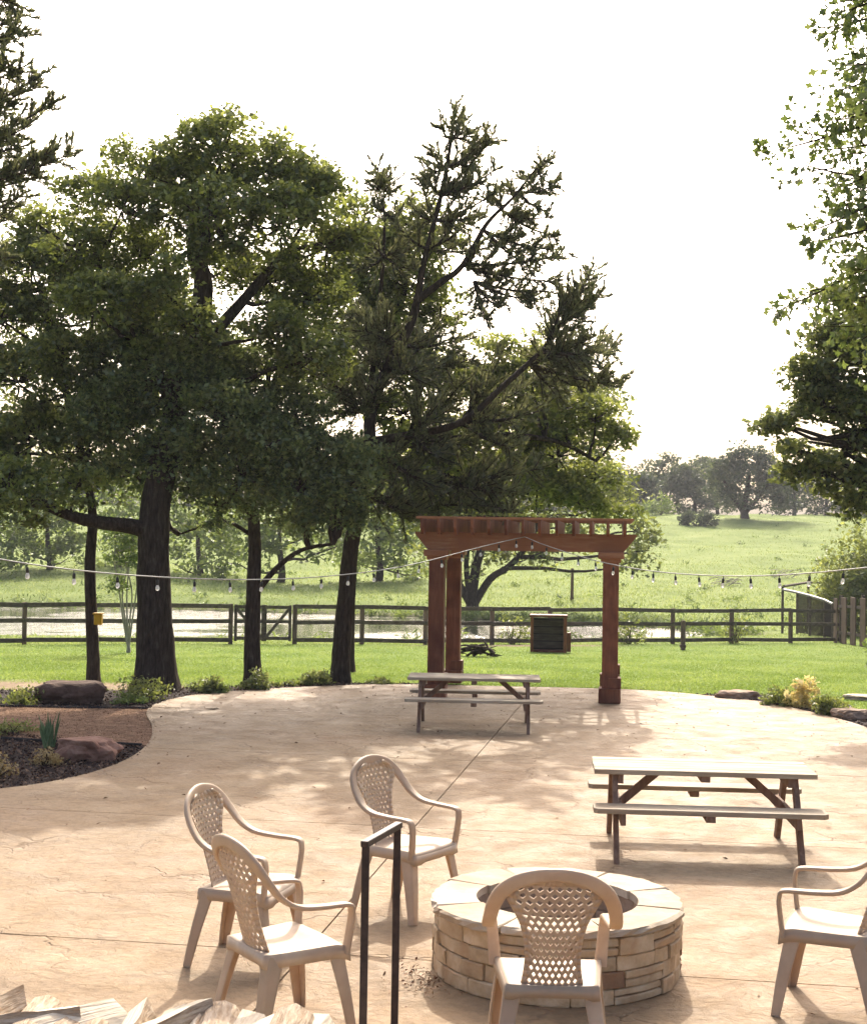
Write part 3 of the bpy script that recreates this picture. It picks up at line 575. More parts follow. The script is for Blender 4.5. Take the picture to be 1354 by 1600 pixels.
# left cedar, trunk out of the picture
Yc = 19.; bx = at_z(-95, 1130); b = Vector((bx.x, Yc, g(bx.x, Yc)))
stems = [([b-Vector((0, 0, .1))]+PP(Yc, [(-92, 900), (-85, 600), (-75, 300), (-70, 100), (-66, -80)]), .2, .02)]
br = []
for (ax, ay), lst in [((-66, -40), [(20, -20), (35, 10), (-10, -70)]), ((-68, 60), [(36, 20), (34, 50), (10, 70)]), ((-70, 140), [(35, 105), (20, 100)]), ((-72, 190), [(66, 115), (60, 130), (20, 160)]), ((-74, 240), [(82, 162), (60, 185), (40, 200), (30, 230)]), ((-76, 300), [(112, 240), (60, 245), (90, 232), (60, 275), (20, 270)]), ((-78, 360), [(40, 300), (20, 330), (0, 310)]), ((-80, 450), [(10, 400), (-20, 420)]), ((-84, 560), [(-10, 520), (-180, 500)]), ((-72, 200), [(-190, 150), (-170, 230)]), ((-76, 330), [(-200, 280)])]:
    br += fan(Yc, (ax, ay), lst, .03, .3, .5, .3)
cedar('cedar_tree', 'cedar at the picture edge showing only its feathery branch ends over the slender oak', b, stems, br, M['cedar_leaf'], .9)
# broadleaf tree behind the cedar
Yb = 27.; b0 = at_z(600, 1040, -.15); b = Vector((b0.x-.9, Yb, g(b0.x-.9, Yb)))
b = Vector((-1.62, Yb, g(-1.62, Yb)))
broad_tree('oak_tree', 'lighter green oak standing just behind the cedar', b, [b-Vector((0, 0, .1))]+PP(Yb, [(548, 900), (560, 760), (590, 620), (620, 500), (640, 420)]), .13,
    PB(Yb, [(640, 350, 46), (600, 400, 58), (680, 390, 44), (560, 450, 50), (640, 450, 62), (590, 510, 60), (690, 480, 44), (520, 520, 44), (650, 560, 58), (700, 610, 54), (560, 600, 54), (490, 590, 40), (770, 560, 46), (630, 650, 50), (720, 690, 48), (590, 740, 46), (760, 620, 58), (830, 600, 54), (880, 640, 54), (930, 655, 38), (800, 690, 62), (870, 715, 58), (930, 745, 42), (962, 680, 20), (700, 745, 54), (765, 765, 48), (840, 765, 50), (900, 785, 40), (960, 800, 28), (860, 560, 34), (650, 700, 46), (660, 790, 40), (560, 385, 40), (530, 440, 40), (552, 330, 24), (510, 480, 36)]), M['oak_leaf'], .11, 1.45, .6, [(PP(Yb, [(575, 700), (680, 690, -.5), (780, 680, -.8), (870, 690, -.6), (930, 720, -.3)]), .10, .03), (PP(Yb, [(570, 740), (660, 760, .4), (760, 770, .6), (850, 770, .5)]), .08, .03)], csize=.38, gap=.1)
# multi-stemmed tree on the bank
bm_ = on_ground(738, 949); Yb = bm_.y
ex = [(PP(Yb, [(735, 945), (712, 900), (702, 850), (700, 760)]), .2, .09), (PP(Yb, [(740, 945), (765, 905), (800, 880), (835, 830), (850, 740)]), .2, .09), (PP(Yb, [(736, 945), (728, 880), (740, 800)]), .16, .08), (PP(Yb, [(720, 900), (690, 860), (670, 810)]), .1, .05)]
broad_tree('bank_tree', 'spreading tree with several stems on the pond bank behind the pergola', bm_, [bm_-Vector((0, 0, .2))]+PP(Yb, [(738, 925), (745, 880), (770, 800), (800, 700), (830, 640)]), .3,
    PB(Yb, [(880, 590, 62), (850, 550, 40), (930, 640, 50), (900, 680, 70), (955, 690, 30), (830, 640, 70), (780, 700, 80), (860, 740, 84), (930, 760, 52), (960, 790, 36), (990, 830, 34), (1010, 860, 24), (980, 880, 20), (720, 760, 70), (790, 790, 70), (680, 800, 56), (740, 850, 60), (690, 870, 44), (800, 850, 46), (830, 870, 36), (880, 850, 40), (650, 740, 60), (910, 810, 44)]), M['oak_leaf'], .26, 1.0, .5, ex, csize=.8, gap=.08, per=46)
# trees beyond the pond, each its own
for px, py, Yt, bl, lab in [
    (437, 925, 80, [(437, 850, 60), (380, 830, 50), (490, 830, 56), (430, 790, 60), (500, 780, 50), (360, 880, 34), (540, 850, 40)], 'round pale tree past the pond, seen between the juniper and cedar trunks'),
    (310, 930, 84, [(310, 850, 52), (270, 880, 40), (340, 810, 50), (300, 800, 50), (350, 870, 34), (330, 905, 24)], 'low pale tree past the pond, seen just right of the massive oak trunk'),
    (182, 918, 88, [(180, 850, 46), (210, 810, 50), (160, 890, 26), (190, 780, 40)], 'pale tree past the pond in the gap between the slender and massive oaks'),
    (75, 915, 86, [(75, 840, 60), (30, 860, 46), (110, 870, 40), (60, 790, 50), (110, 800, 44)], 'broad pale tree past the pond left of the slender oak'),
    (-20, 915, 82, [(-20, 840, 56), (10, 890, 30), (-40, 780, 60), (20, 800, 40)], 'pale tree past the pond cut off by the picture edge'),
    (590, 918, 82, [(590, 840, 56), (560, 880, 36), (630, 860, 46), (600, 790, 50), (650, 900, 28), (640, 800, 50)], 'pale tree past the pond, seen between the cedar trunk and the pergola')]:
    q = at_y(px, py, Yt); b = Vector((q.x, Yt, g(q.x, Yt)))
    broad_tree('bank_tree', lab, b, [b-Vector((0, 0, .2)), at_y(px+4, py-30, Yt), at_y(px, py-70, Yt), at_y(px, py-110, Yt)], .26, PB(Yt, bl), M['bright_leaf'], .34, .9, .5, csize=.9, per=34, k=7, twig=False, group='trees on the far bank of the pond')
# small multi-stem sapling inside the fence
b = on_ground(201, 1020); Yb = b.y
ex = [(PP(Yb, [(201, 1015), (x0, 970), (x1, 920), (x2, 860)]), .028, .012) for x0, x1, x2 in ((193, 186, 176), (199, 199, 205), (207, 214, 222), (203, 206, 190), (196, 192, 210))]
broad_tree('sapling', 'small pale multi-stemmed sapling by the fence beside the massive oak', b, [b-Vector((0, 0, .05))]+PP(Yb, [(201, 1010), (200, 1000)]), .06, PB(Yb, [(200, 880, 22), (180, 860, 26), (215, 850, 24), (200, 830, 28), (185, 910, 14)]), M['pale_leaf'], .09, .8, .4, ex, bark='bark_pale', csize=.26, cat='sapling')

# right side: near water oak with lobed leaves on long twigs (trunk outside the picture)
def near_oak():
    B = Vector((4.3, 8.6, -.02)); root = empty('water_oak_tree', B, label='near oak whose leafy twigs reach in from the right against the sky', cat='tree'); mb = MB(); L = Leaves()
    mb.tube([p-B for p in smooth_path([B-Vector((0, 0, .1)), B+Vector((0, 0, 1.2)), B+Vector((-.05, 0, 2.6)), B+Vector((-.15, .1, 4.2)), B+Vector((-.1, .1, 6.3))], 4)], [.30-.012*i for i in range(17)], 12, jit=.04)
    def lobed(c, d, n_, ll, tone):
        """three-lobed leaf as five small quads"""
        d = d.normalized(); n_ = (n_-d*n_.dot(d)).normalized(); s_ = d.cross(n_)
        pr = [(0, 0), (.10, .45), (.38, .72), (.16, .78), (.10, 1.0), (-.10, 1.0), (-.16, .78), (-.38, .72), (-.10, .45)]
        o = len(LV); 
        for x, y in pr: LV.append(c+s_*(x*ll)+d*(y*ll)+n_*(.10*ll*abs(x)*2-.06*ll*y)); LT.append(tone)
        LF.extend([(o, o+1, o+8), (o+1, o+2, o+3), (o+1, o+3, o+8), (o+3, o+6, o+8), (o+6, o+7, o+8), (o+3, o+4, o+5), (o+3, o+5, o+6)])
    LV, LT, LF = [], [], []
    def leafy(pts, r, n_l, sp=.05):
        Q = smooth_path(pts, 8); nq = len(Q); mb.tube([p-B for p in Q], [r*(1-.8*i/(nq-1)) for i in range(nq)], 5, cap=False)
        for _ in range(n_l):
            t = random.random()**.75; f_ = t*(nq-1); i = min(int(f_), nq-2); p = Q[i].lerp(Q[i+1], f_-i); tg = (Q[i+1]-Q[i]).normalized()
            out = Vector(rng.normal(size=3)); out = (out-tg*out.dot(tg)).normalized()
            d = (tg*random.uniform(.2, .8)+out*.8+Vector((0, 0, -.15))).normalized()
            lobed(p+out*sp*random.random()-B, d, Vector(rng.normal(size=3))+Vector((0, 0, .8)), random.uniform(.04, .08), min(1, max(0, .5+random.gauss(0, .25))))
    Y0 = 8.4
    twigs = [((1480, 190), (1190, 240), 150), ((1470, 120), (1275, 150), 80), ((1450, 40), (1270, 45), 90), ((1440, 0), (1310, 20), 80), ((1460, 330), (1245, 255), 40), ((1480, 240), (1270, 235), 110), ((1470, 300), (1245, 370), 120), ((1460, 260), (1290, 300), 110), ((1490, 380), (1205, 490), 120), ((1480, 360), (1258, 380), 80), ((1460, 420), (1290, 400), 90), ((1480, 470), (1300, 470), 110), ((1470, 170), (1300, 190), 100), ((1450, 80), (1320, 110), 110), ((1460, 220), (1340, 160), 100), ((1470, 400), (1330, 330), 120), ((1460, 460), (1340, 420), 110), ((1480, 540), (1320, 500), 110)]
    for a, e, cnt in twigs:
        dy = random.uniform(-.5, .5); A = at_y(a[0], a[1], Y0+dy*.4); E_ = at_y(e[0], e[1], Y0+dy)
        st = B+Vector((-.12, .1, min(6.2, max(2.2, A.z-.5)))); pts = [A, A.lerp(E_, .4)+Vector((0, 0, .06)), A.lerp(E_, .75)+Vector((0, 0, .02)), E_]
        mb.tube([p-B for p in bez(st, A, (0, 0, .1), 4)], [.04, .03, .022, .018, .014], 5, cap=False); leafy(pts, .012, int(cnt*.9))
        for _ in range(5):
            t = random.uniform(.15, .8); p = A.lerp(E_, t)+Vector((0, 0, .04)); q = p+Vector((random.uniform(-.35, .05), random.uniform(-.3, .3), random.uniform(-.25, .2)))*.9; leafy([p, p.lerp(q, .5)+Vector((0, 0, .02)), q], .005, 22)
    for _ in range(34):       # crown mass outside and along the edge
        c = at_y(random.uniform(1345, 1650), random.uniform(-60, 560), Y0+random.uniform(-.9, .9)); q = c+Vector((random.uniform(-.5, .2), random.uniform(-.4, .4), random.uniform(-.3, .2))); leafy([c, c.lerp(q, .5), q], .006, 52, .12)
    mb.build('trunk', M['bark'], root, fix=False)
    me = bpy.data.meshes.new('crown'); me.from_pydata([tuple(v) for v in LV], [], LF); at = me.attributes.new('v', 'FLOAT', 'POINT'); at.data.foreach_set('value', np.array(LT, dtype=np.float32)); link('crown', me, M['near_leaf'], root)
M['near_leaf'] = leaf_mat('near_leaf', (.045, .075, .016), (.085, .125, .03), (.15, .19, .06), .45)
near_oak()
Yb = 21.; b = Vector((8.0, Yb, -.03))
broad_tree('oak_tree', 'dark oak with hanging sprays of leaves beside the pasture view', b, [b-Vector((0, 0, .1))]+PP(Yb, [(1505, 900), (1495, 750), (1470, 600), (1450, 450)]), .19,
    PB(Yb, [(1330, 480, 46), (1300, 545, 52), (1350, 560, 60), (1270, 590, 36), (1290, 640, 52), (1228, 668, 26), (1250, 705, 30), (1350, 650, 60), (1320, 710, 54), (1290, 740, 36), (1350, 760, 40), (1420, 520, 70), (1420, 640, 76), (1410, 740, 60), (1480, 480, 70), (1330, 790, 20), (1400, 430, 50), (1240, 735, 16), (1262, 690, 30), (1258, 652, 26), (1205, 662, 14), (1290, 600, 30)]), M['oak_leaf_dark'], .105, 2.0, .6, csize=.30, gap=.12, k=10)
# bush beyond the plank fence and hanging pale sprig
def shrub(name, label, base, rx, rz, mat, leaf=.05, cnt=14, per=46, group=None, up=.3, tone=.5, cs=.45, cat='shrub', stems=5, W=.5):
    B = Vector(base); root = empty(name, B, label=label, cat=cat, group=group); L = Leaves(); mb = MB()
    for _ in range(cnt):
        q = Vector(rng.normal(size=3)).normalized(); q.z = abs(q.z); c = Vector((q.x*rx, q.y*rx, .1*rz+q.z*rz))*random.uniform(.5, 1)
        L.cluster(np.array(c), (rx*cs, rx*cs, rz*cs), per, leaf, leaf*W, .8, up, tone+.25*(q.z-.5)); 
        if random.random() < stems/cnt*2: mb.tube(bez((random.uniform(-.1, .1)*rx, random.uniform(-.1, .1)*rx, -.03), c, (0, 0, .05), 3), [.012*(1+rx), .01*(1+rx), .006, .003], 4, cap=False)
    mb.tube([(0, 0, -.05), (0, 0, .3*rz), (.05*rx, 0, .6*rz)], [.015*(1+rx), .012*(1+rx), .006], 5)
    mb.build('stem', M['bark'], root, fix=False); L.build('foliage', mat, root); return root
Yt = 52; q = at_y(1335, 940, Yt); 
shrub('bush', 'large bright green bush rising behind the plank fence', (q.x+.3, Yt, g(q.x, Yt)), 2.0, 3.6, M['oak_leaf'], .17, 200, 70, cs=.28, cat='bush', W=.55)
q = at_z(1395, 1040); shrub('bush', 'yellow green bush whose sprigs poke past the plank fence', (q.x, q.y, -.2), .62, 1.55, M['pale_leaf'], .12, 26, 34, cs=.3, cat='bush')
# far tree line on the hill
far = [(1000, 806, 172, 22, 70, 'narrow'), (1040, 800, 185, 50, 92, ''), (1085, 802, 178, 44, 94, ''), (1120, 800, 190, 30, 92, ''), (1240, 806, 176, 40, 82, ''), (1290, 806, 182, 44, 90, ''), (1350, 806, 178, 40, 80, ''), (960, 806, 180, 40, 80, ''), (1420, 806, 180, 50, 90, ''), (900, 806, 190, 50, 90, '')]+[(-120+88*q, 806, 172+(q*37) % 22, 44, 66+(q*29) % 26, '') for q in range(12)]
hill_labels = {1000: 'narrowest and lowest dark tree at the pergola end of the hilltop row', 1040: 'dark hilltop tree standing behind the round pale green bush', 1240: 'dark hilltop tree just beyond the solitary spreading tree, under the hanging oak sprays'}
for i, (px, py, Yt, rx, h, _) in enumerate(far):
    q = at_y(px, py, Yt); b = Vector((q.x, Yt, g(q.x, Yt))); s = FPX/Yt
    top = py-h; bl = [(px+random.uniform(-.9, .9)*rx, top+random.uniform(.16, .97)*h, random.uniform(.24, .4)*rx+5, random.uniform(-2, 2)) for _ in range(17)]+[(px, top+.25*h, .5*rx), (px-.4*rx, top+.5*h, .45*rx), (px+.4*rx, top+.5*h, .45*rx)]
    broad_tree('hill_tree', hill_labels.get(px, 'dark tree in the row along the top of the pasture'), b, [b-Vector((0, 0, .3)), at_y(px, py-.25*h, Yt), at_y(px, py-.6*h, Yt)], .3, PB(Yt, bl), M['far_leaf'], .5, .55, .3, csize=1.1, per=26, k=6, twig=False, group='trees along the hilltop')
Yt = 150; px, py = 1163, 815; q = at_y(px, py, Yt); b = Vector((q.x, Yt, g(q.x, Yt)))
broad_tree('hill_tree', 'big solitary spreading tree on the pasture hill with a dark shadow beneath', b, [b-Vector((0, 0, .3)), at_y(1162, 795, Yt), at_y(1166, 770, Yt), at_y(1170, 740, Yt)], .5,
    PB(Yt, [(1170, 722, 30), (1140, 735, 28), (1200, 735, 28), (1160, 750, 36), (1125, 760, 24), (1205, 762, 30), (1225, 770, 22), (1180, 775, 28), (1140, 778, 24), (1165, 705, 20), (1195, 712, 18), (1235, 750, 18), (1115, 745, 14), (1150, 790, 14), (1210, 786, 18)]), M['far_leaf'], .42, .9, .5, [(PP(Yt, [(1160, 800), (1140, 770), (1130, 750)]), .3, .12), (PP(Yt, [(1164, 800), (1190, 770), (1205, 750)]), .3, .12)], csize=1.0, per=40, k=8, twig=False)
for px, py, Yt, rx, rz, lab, mt in [(1032, 803, 160, 1.6, 2.2, 'round pale green bush below the hilltop trees', 'bright_leaf'), (1075, 822, 140, .9, 1.3, 'low dark bush beside a rounder one on the pasture hill', 'far_leaf'), (1104, 822, 141, 1.1, 1.5, 'rounder dark bush nearest the solitary hill tree', 'far_leaf'), (1010, 806, 165, 2.4, 1.2, 'low pale hedge bush at the field edge under the hilltop trees', 'bright_leaf')]:
    q = at_y(px, py, Yt); shrub('bush', lab, (q.x, Yt, g(q.x, Yt)), rx, rz, M[mt], .3, 26, 34, cat='bush', cs=.4)

# ------------------------------------------------------------------ rail fence with gate
fx0, fx1 = -14., 13.2
def fpt(x): y = fence_y(x); return Vector((x, y, g(x, y)))
def fence_x(px):                                # fence line met by the pixel column
    lo, hi = -20., 20.
    for _ in range(40):
        m = (lo+hi)/2; p = fpt(m); v = CR.transposed() @ (p-Vector((0, 0, CAMZ))); x = 677+FPX*v.x/-v.z
        lo, hi = (m, hi) if x < px else (lo, m)
    return lo
def rail_fence(pxs, label):
    X_ = [fence_x(p) for p in pxs]; base = fpt(X_[0]); root = empty('rail_fence', base, label=label, cat='fence')
    for x in X_:
        p = fpt(x)-base; mb = MB(); mb.box((p.x, p.y, p.z+.5), (.11, .11, 1.2), Matrix.Rotation(.37+random.uniform(-.05, .05), 3, 'Z'), bev=.012); mb.build('post', M['plank_wood'], root)
    for x0, x1 in zip(X_[:-1], X_[1:]):
        a, b_ = fpt(x0)-base, fpt(x1)-base
        for h in (1.05, .62, .12):
            mb = MB(); j = lambda: Vector((0, 0, random.uniform(-.025, .025))); mb.beam(a+Vector((0, -.07, h))+j(), b_+Vector((0, -.07, h))+j(), .04, .115, bev=.008); mb.build('rail', M['fence_wood'], root)
    return root
rail_fence([-75, 38, 140, 250, 360], 'weathered three rail fence in front of the glittering pond, left of the gate')
rail_fence([460, 565, 664, 768, 858, 953, 1050, 1142, 1234, 1312], 'weathered three rail fence from the gate to the plank fence')
xa, xm, xb = fence_x(364), fence_x(412), fence_x(456); base = fpt(xa)
gt = empty('gate', base, label='double wooden gate with diagonal braces in the rail fence', cat='gate')
for x0, x1, s in ((xa+.06, xm-.03, 1), (xm+.03, xb-.06, -1)):
    a, b_ = fpt(x0)-base, fpt(x1)-base; up = lambda h: Vector((0, -.03, h))
    for h in (1.02, .62, .16): mb = MB(); mb.beam(a+up(h), b_+up(h), .035, .09); mb.build('rail', M['fence_wood'], gt)
    for p in (a, b_): mb = MB(); mb.box(p+Vector((0, .012, .58)), (.08, .045, 1.0)); mb.build('stile', M['fence_wood'], gt)
    q0, q1 = (a, b_) if s < 0 else (b_, a)
    mb = MB(); mb.beam(q0+Vector((0, -.066, .16)), q1+Vector((0, -.066, 1.0)), .03, .08); mb.build('brace', M['fence_wood'], gt)
    mb = MB(); mb.box((q1.x, q1.y-.075, q1.z+.9), (.05, .02, .14)); mb.build('hinge', M['black_metal'], gt)
# plank fence coming towards the camera on the right
p0 = fpt(fx1)+Vector((-.02, -.1, 0)); p1 = Vector((12.4, 27, g(12.4, 27))); root = empty('plank_fence', p0, label='brown upright plank fence meeting the rail fence at the corner', cat='fence'); n_ = 34
for i in range(n_):
    t = i/(n_-1); x = p0.x+(p1.x-p0.x)*t; y = p0.y+(p1.y-p0.y)*t; z = g(x, y); mb = MB(); hh_ = 1.5+random.uniform(-.03, .03); sx = .05 if i % 2 else -.05
    mb.box((x-p0.x+sx, y-p0.y, z-p0.z+hh_/2-.03), (.035, .36, hh_), Matrix.Rotation(random.uniform(-.015, .015), 3, 'X'), bev=.004); mb.build('plank', M['plank_wood'], root)
for h in (.35, 1.2):
    mb = MB(); mb.beam((0, 0, h), (p1.x-p0.x, p1.y-p0.y, p1.z-p0.z+h), .05, .09); mb.build('rail', M['fence_wood'], root)
for i in range(8):
    t = i/7; x = p0.x+(p1.x-p0.x)*t; y = p0.y+(p1.y-p0.y)*t; mb = MB(); mb.box((x-p0.x+.13, y-p0.y, g(x, y)-p0.z+.75), (.1, .1, 1.6)); mb.build('post', M['fence_wood'], root)
# small pipe pen behind the corner
pn = on_ground(1265, 985); Yp = 49.; q = at_y(1222, 950, Yp); b0 = Vector((q.x, Yp, g(q.x, Yp)-.05)); pen = empty('pipe_pen', b0, label='low grey pipe pen with a dark screen behind the fence corner', cat='pen')
A = [at_y(1222, 921, Yp+5), at_y(1245, 926, Yp+3.5), at_y(1265, 931, Yp+2), at_y(1288, 938, Yp+.7), at_y(1300, 944, Yp)]
mb = MB(); mb.tube([p-b0 for p in A], .05, 6); mb.build('rail', M['galv'], pen)
for p in A:
    gp = g(p.x, p.y); mb = MB(); mb.tube([Vector((p.x, p.y, gp-.1))-b0, p-b0+Vector((0, 0, .12 if p is A[0] else .02))], .05, 6); mb.build('post', M['fence_wood'], pen)
for p, r in zip(A[1:-1], A[2:]):
    mb = MB(); n_ = 12
    for i in range(n_): q = p.lerp(r, i/n_); gq = g(q.x, q.y); mb.tube([Vector((q.x, q.y, gq+.05))-b0, q-b0-Vector((0, 0, .05))], .018, 4)
    mb.build('screen', M['black_metal'], pen)
C2 = [at_y(1224, 916, Yp+5.2), at_y(1262, 910, Yp+8), at_y(1300, 912, Yp+8)]
mb = MB(); mb.tube([p-b0 for p in C2], .05, 6); mb.build('rail', M['fence_wood'], pen)
for p in C2[1:]: mb = MB(); mb.tube([Vector((p.x, p.y, g(p.x, p.y)-.1))-b0, p-b0+Vector((0, 0, .1))], .05, 6); mb.build('post', M['fence_wood'], pen)

# ------------------------------------------------------------------ pergola
PTH = R_(7.2); fc = at_z(953, 1099)
PW, PD = 2.64, 2.35
pR = Matrix.Rotation(-PTH, 3, 'Z')
org = Vector((fc.x, fc.y+.12, 0)); 
perg = empty('pergola', org, -PTH, label='red brown timber pergola with four columns at the back of the patio', cat='pergola')
for cx in (0, -PW):
    for cy in (0, PD):
        c = empty('column', (cx, cy, 0)); c.parent = perg
        # column object is a mesh with trim sub-parts
        bpy.data.objects.remove(c)
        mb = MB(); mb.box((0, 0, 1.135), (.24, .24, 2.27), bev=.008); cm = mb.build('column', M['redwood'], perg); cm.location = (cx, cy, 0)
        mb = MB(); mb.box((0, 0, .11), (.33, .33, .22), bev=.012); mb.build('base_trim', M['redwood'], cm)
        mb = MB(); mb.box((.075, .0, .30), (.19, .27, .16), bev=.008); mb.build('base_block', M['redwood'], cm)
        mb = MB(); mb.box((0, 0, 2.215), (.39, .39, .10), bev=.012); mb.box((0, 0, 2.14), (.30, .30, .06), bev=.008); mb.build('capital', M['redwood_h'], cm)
def cut_beam(x0, x1, y, z0, z1, th, cut):
    mb = MB(); poly = [(x0+cut, z0), (x1-cut, z0), (x1, z1-.03), (x1, z1), (x0, z1), (x0, z1-.03)]; k = 6
    v = [(x, y-th/2, z) for x, z in poly]+[(x, y+th/2, z) for x, z in poly]
    mb.add(v, [tuple(range(k)), tuple(range(2*k-1, k-1, -1))]+[(i, (i+1) % k, k+(i+1) % k, k+i) for i in range(k)]); return mb
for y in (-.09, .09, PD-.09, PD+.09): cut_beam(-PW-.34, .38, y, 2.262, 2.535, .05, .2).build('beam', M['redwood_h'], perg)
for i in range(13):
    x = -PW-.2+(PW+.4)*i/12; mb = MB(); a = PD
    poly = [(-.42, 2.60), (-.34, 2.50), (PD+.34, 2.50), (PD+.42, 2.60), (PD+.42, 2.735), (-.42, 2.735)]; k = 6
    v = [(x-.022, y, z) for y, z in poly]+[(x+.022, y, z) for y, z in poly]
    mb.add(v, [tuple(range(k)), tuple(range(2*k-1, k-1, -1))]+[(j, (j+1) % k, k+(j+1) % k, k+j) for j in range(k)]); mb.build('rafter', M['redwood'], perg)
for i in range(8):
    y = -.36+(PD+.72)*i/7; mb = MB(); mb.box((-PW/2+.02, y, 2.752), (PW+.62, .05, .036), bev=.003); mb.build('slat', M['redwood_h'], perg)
L = Leaves()
vine = empty('climbing_vine', org+pR @ Vector((-PW/2, PD/2, 2.77)), -PTH, label='sparse green vine lying on the pergola slats', cat='vine'); mb = MB()
for k in range(7):
    a = Vector((random.uniform(-1.2, .2), random.uniform(-.9, .9), .012)); b_ = a+Vector((random.uniform(.5, 1.4), random.uniform(-.3, .3), .01)); Q = bez(a, b_, (0, .1, .02), 6, .02); mb.tube(Q, .006, 4)
    for q in Q: L.cluster(np.array(q)+np.array([0, 0, .01]), (.13, .13, .05), 9, .07, .045, .7, .5, .5)
mb.build('stem', M['bark'], vine); L.build('foliage', M['oak_leaf'], vine)

# ------------------------------------------------------------------ picnic tables
def picnic_table(loc, rz, label):
    L_ = 1.69; T = empty('picnic_table', loc, rz, label=label, cat='table', group=None)
    zt, zb = .66, .42; sh = {}
    def plank(name, c, d, mat, clipc=0):
        mb = MB(); x, y, z = d
        poly = [(-x/2+clipc, -y/2), (x/2-clipc, -y/2), (x/2, -y/2+clipc), (x/2, y/2-clipc), (x/2-clipc, y/2), (-x/2+clipc, y/2), (-x/2, y/2-clipc), (-x/2, -y/2+clipc)] if clipc else [(-x/2, -y/2), (x/2, -y/2), (x/2, y/2), (-x/2, y/2)]
        mb.prism(poly, -z/2, z/2); o = mb.build(name, mat, T); o.location = c
        bv = o.modifiers.new('b', 'BEVEL'); bv.width = .004; bv.segments = 2; return o
    for i in range(5): 
        o = plank('table_plank', (random.uniform(-.006, .006), -.256+.128*i, zt-.019+random.uniform(-.001, .001)), (L_, .122, .038), M['table_wood']); o.rotation_euler.z = random.uniform(-.002, .002)
    for s in (-1, 1):
        plank('bench_plank', (0, s*.535, zb-.019), (L_+.04, .24, .038), M['table_wood'], .035)
        mb = MB(); mb.beam((0, s*.42, zb-.062), (0, s*.645, zb-.062), .07, .045); mb.build('bench_cleat', M['table_leg'], T)
    mb = MB(); mb.beam((0, -.30, zt-.062), (0, .30, zt-.062), .07, .045); mb.build('cleat', M['table_leg'], T)
    for s in (-1, 1):
        x = s*.645
        mb = MB(); mb.beam((x, -.29, zt-.075), (x, .29, zt-.075), .04, .07); mb.build('top_support', M['table_leg'], T)
        mb = MB(); mb.beam((x-s*.0, -.64, zb-.082), (x-s*.0, .64, zb-.082), .04, .088, bev=.004); mb.build('bench_support', M['table_leg'], T)
        for q in (-1, 1):
            mb = MB(); y0, y1 = q*.20, q*.56
            a, b_ = Vector((x+s*.042, y0, zt-.04)), Vector((x+s*.042, y1, 0)); hw = .048
            v = [(xx, yy, zz) for xx in (x+s*.022, x+s*.062) for yy, zz in ((y0-hw, zt-.04), (y0+hw, zt-.04), (y1+hw, 0), (y1-hw, 0))]
            mb.add(v, [(0, 1, 2, 3), (7, 6, 5, 4), (0, 4, 5, 1), (1, 5, 6, 2), (2, 6, 7, 3), (3, 7, 4, 0)]); mb.build('leg', M['table_leg'], T)
        mb = MB(); mb.beam((x-s*.02, 0, zb-.06), (s*.33, 0, zt-.045), .05, .06); mb.build('brace', M['table_leg'], T)
    return T
a, b_ = at_z(963, 1339), at_z(1252, 1350)
c0 = (at_z(923, 1268, .42)+at_z(1290, 1280, .42))/2
picnic_table((c0.x+.10, c0.y+.79, 0), R_(-4.2), 'weathered picnic table standing in full sun by the fire pit')
c0 = (at_z(636, 1092, .42)+at_z(843, 1096, .42))/2
picnic_table((c0.x+.03, c0.y+.64, 0), R_(-2.5), 'weathered picnic table standing in the shade in front of the pergola')

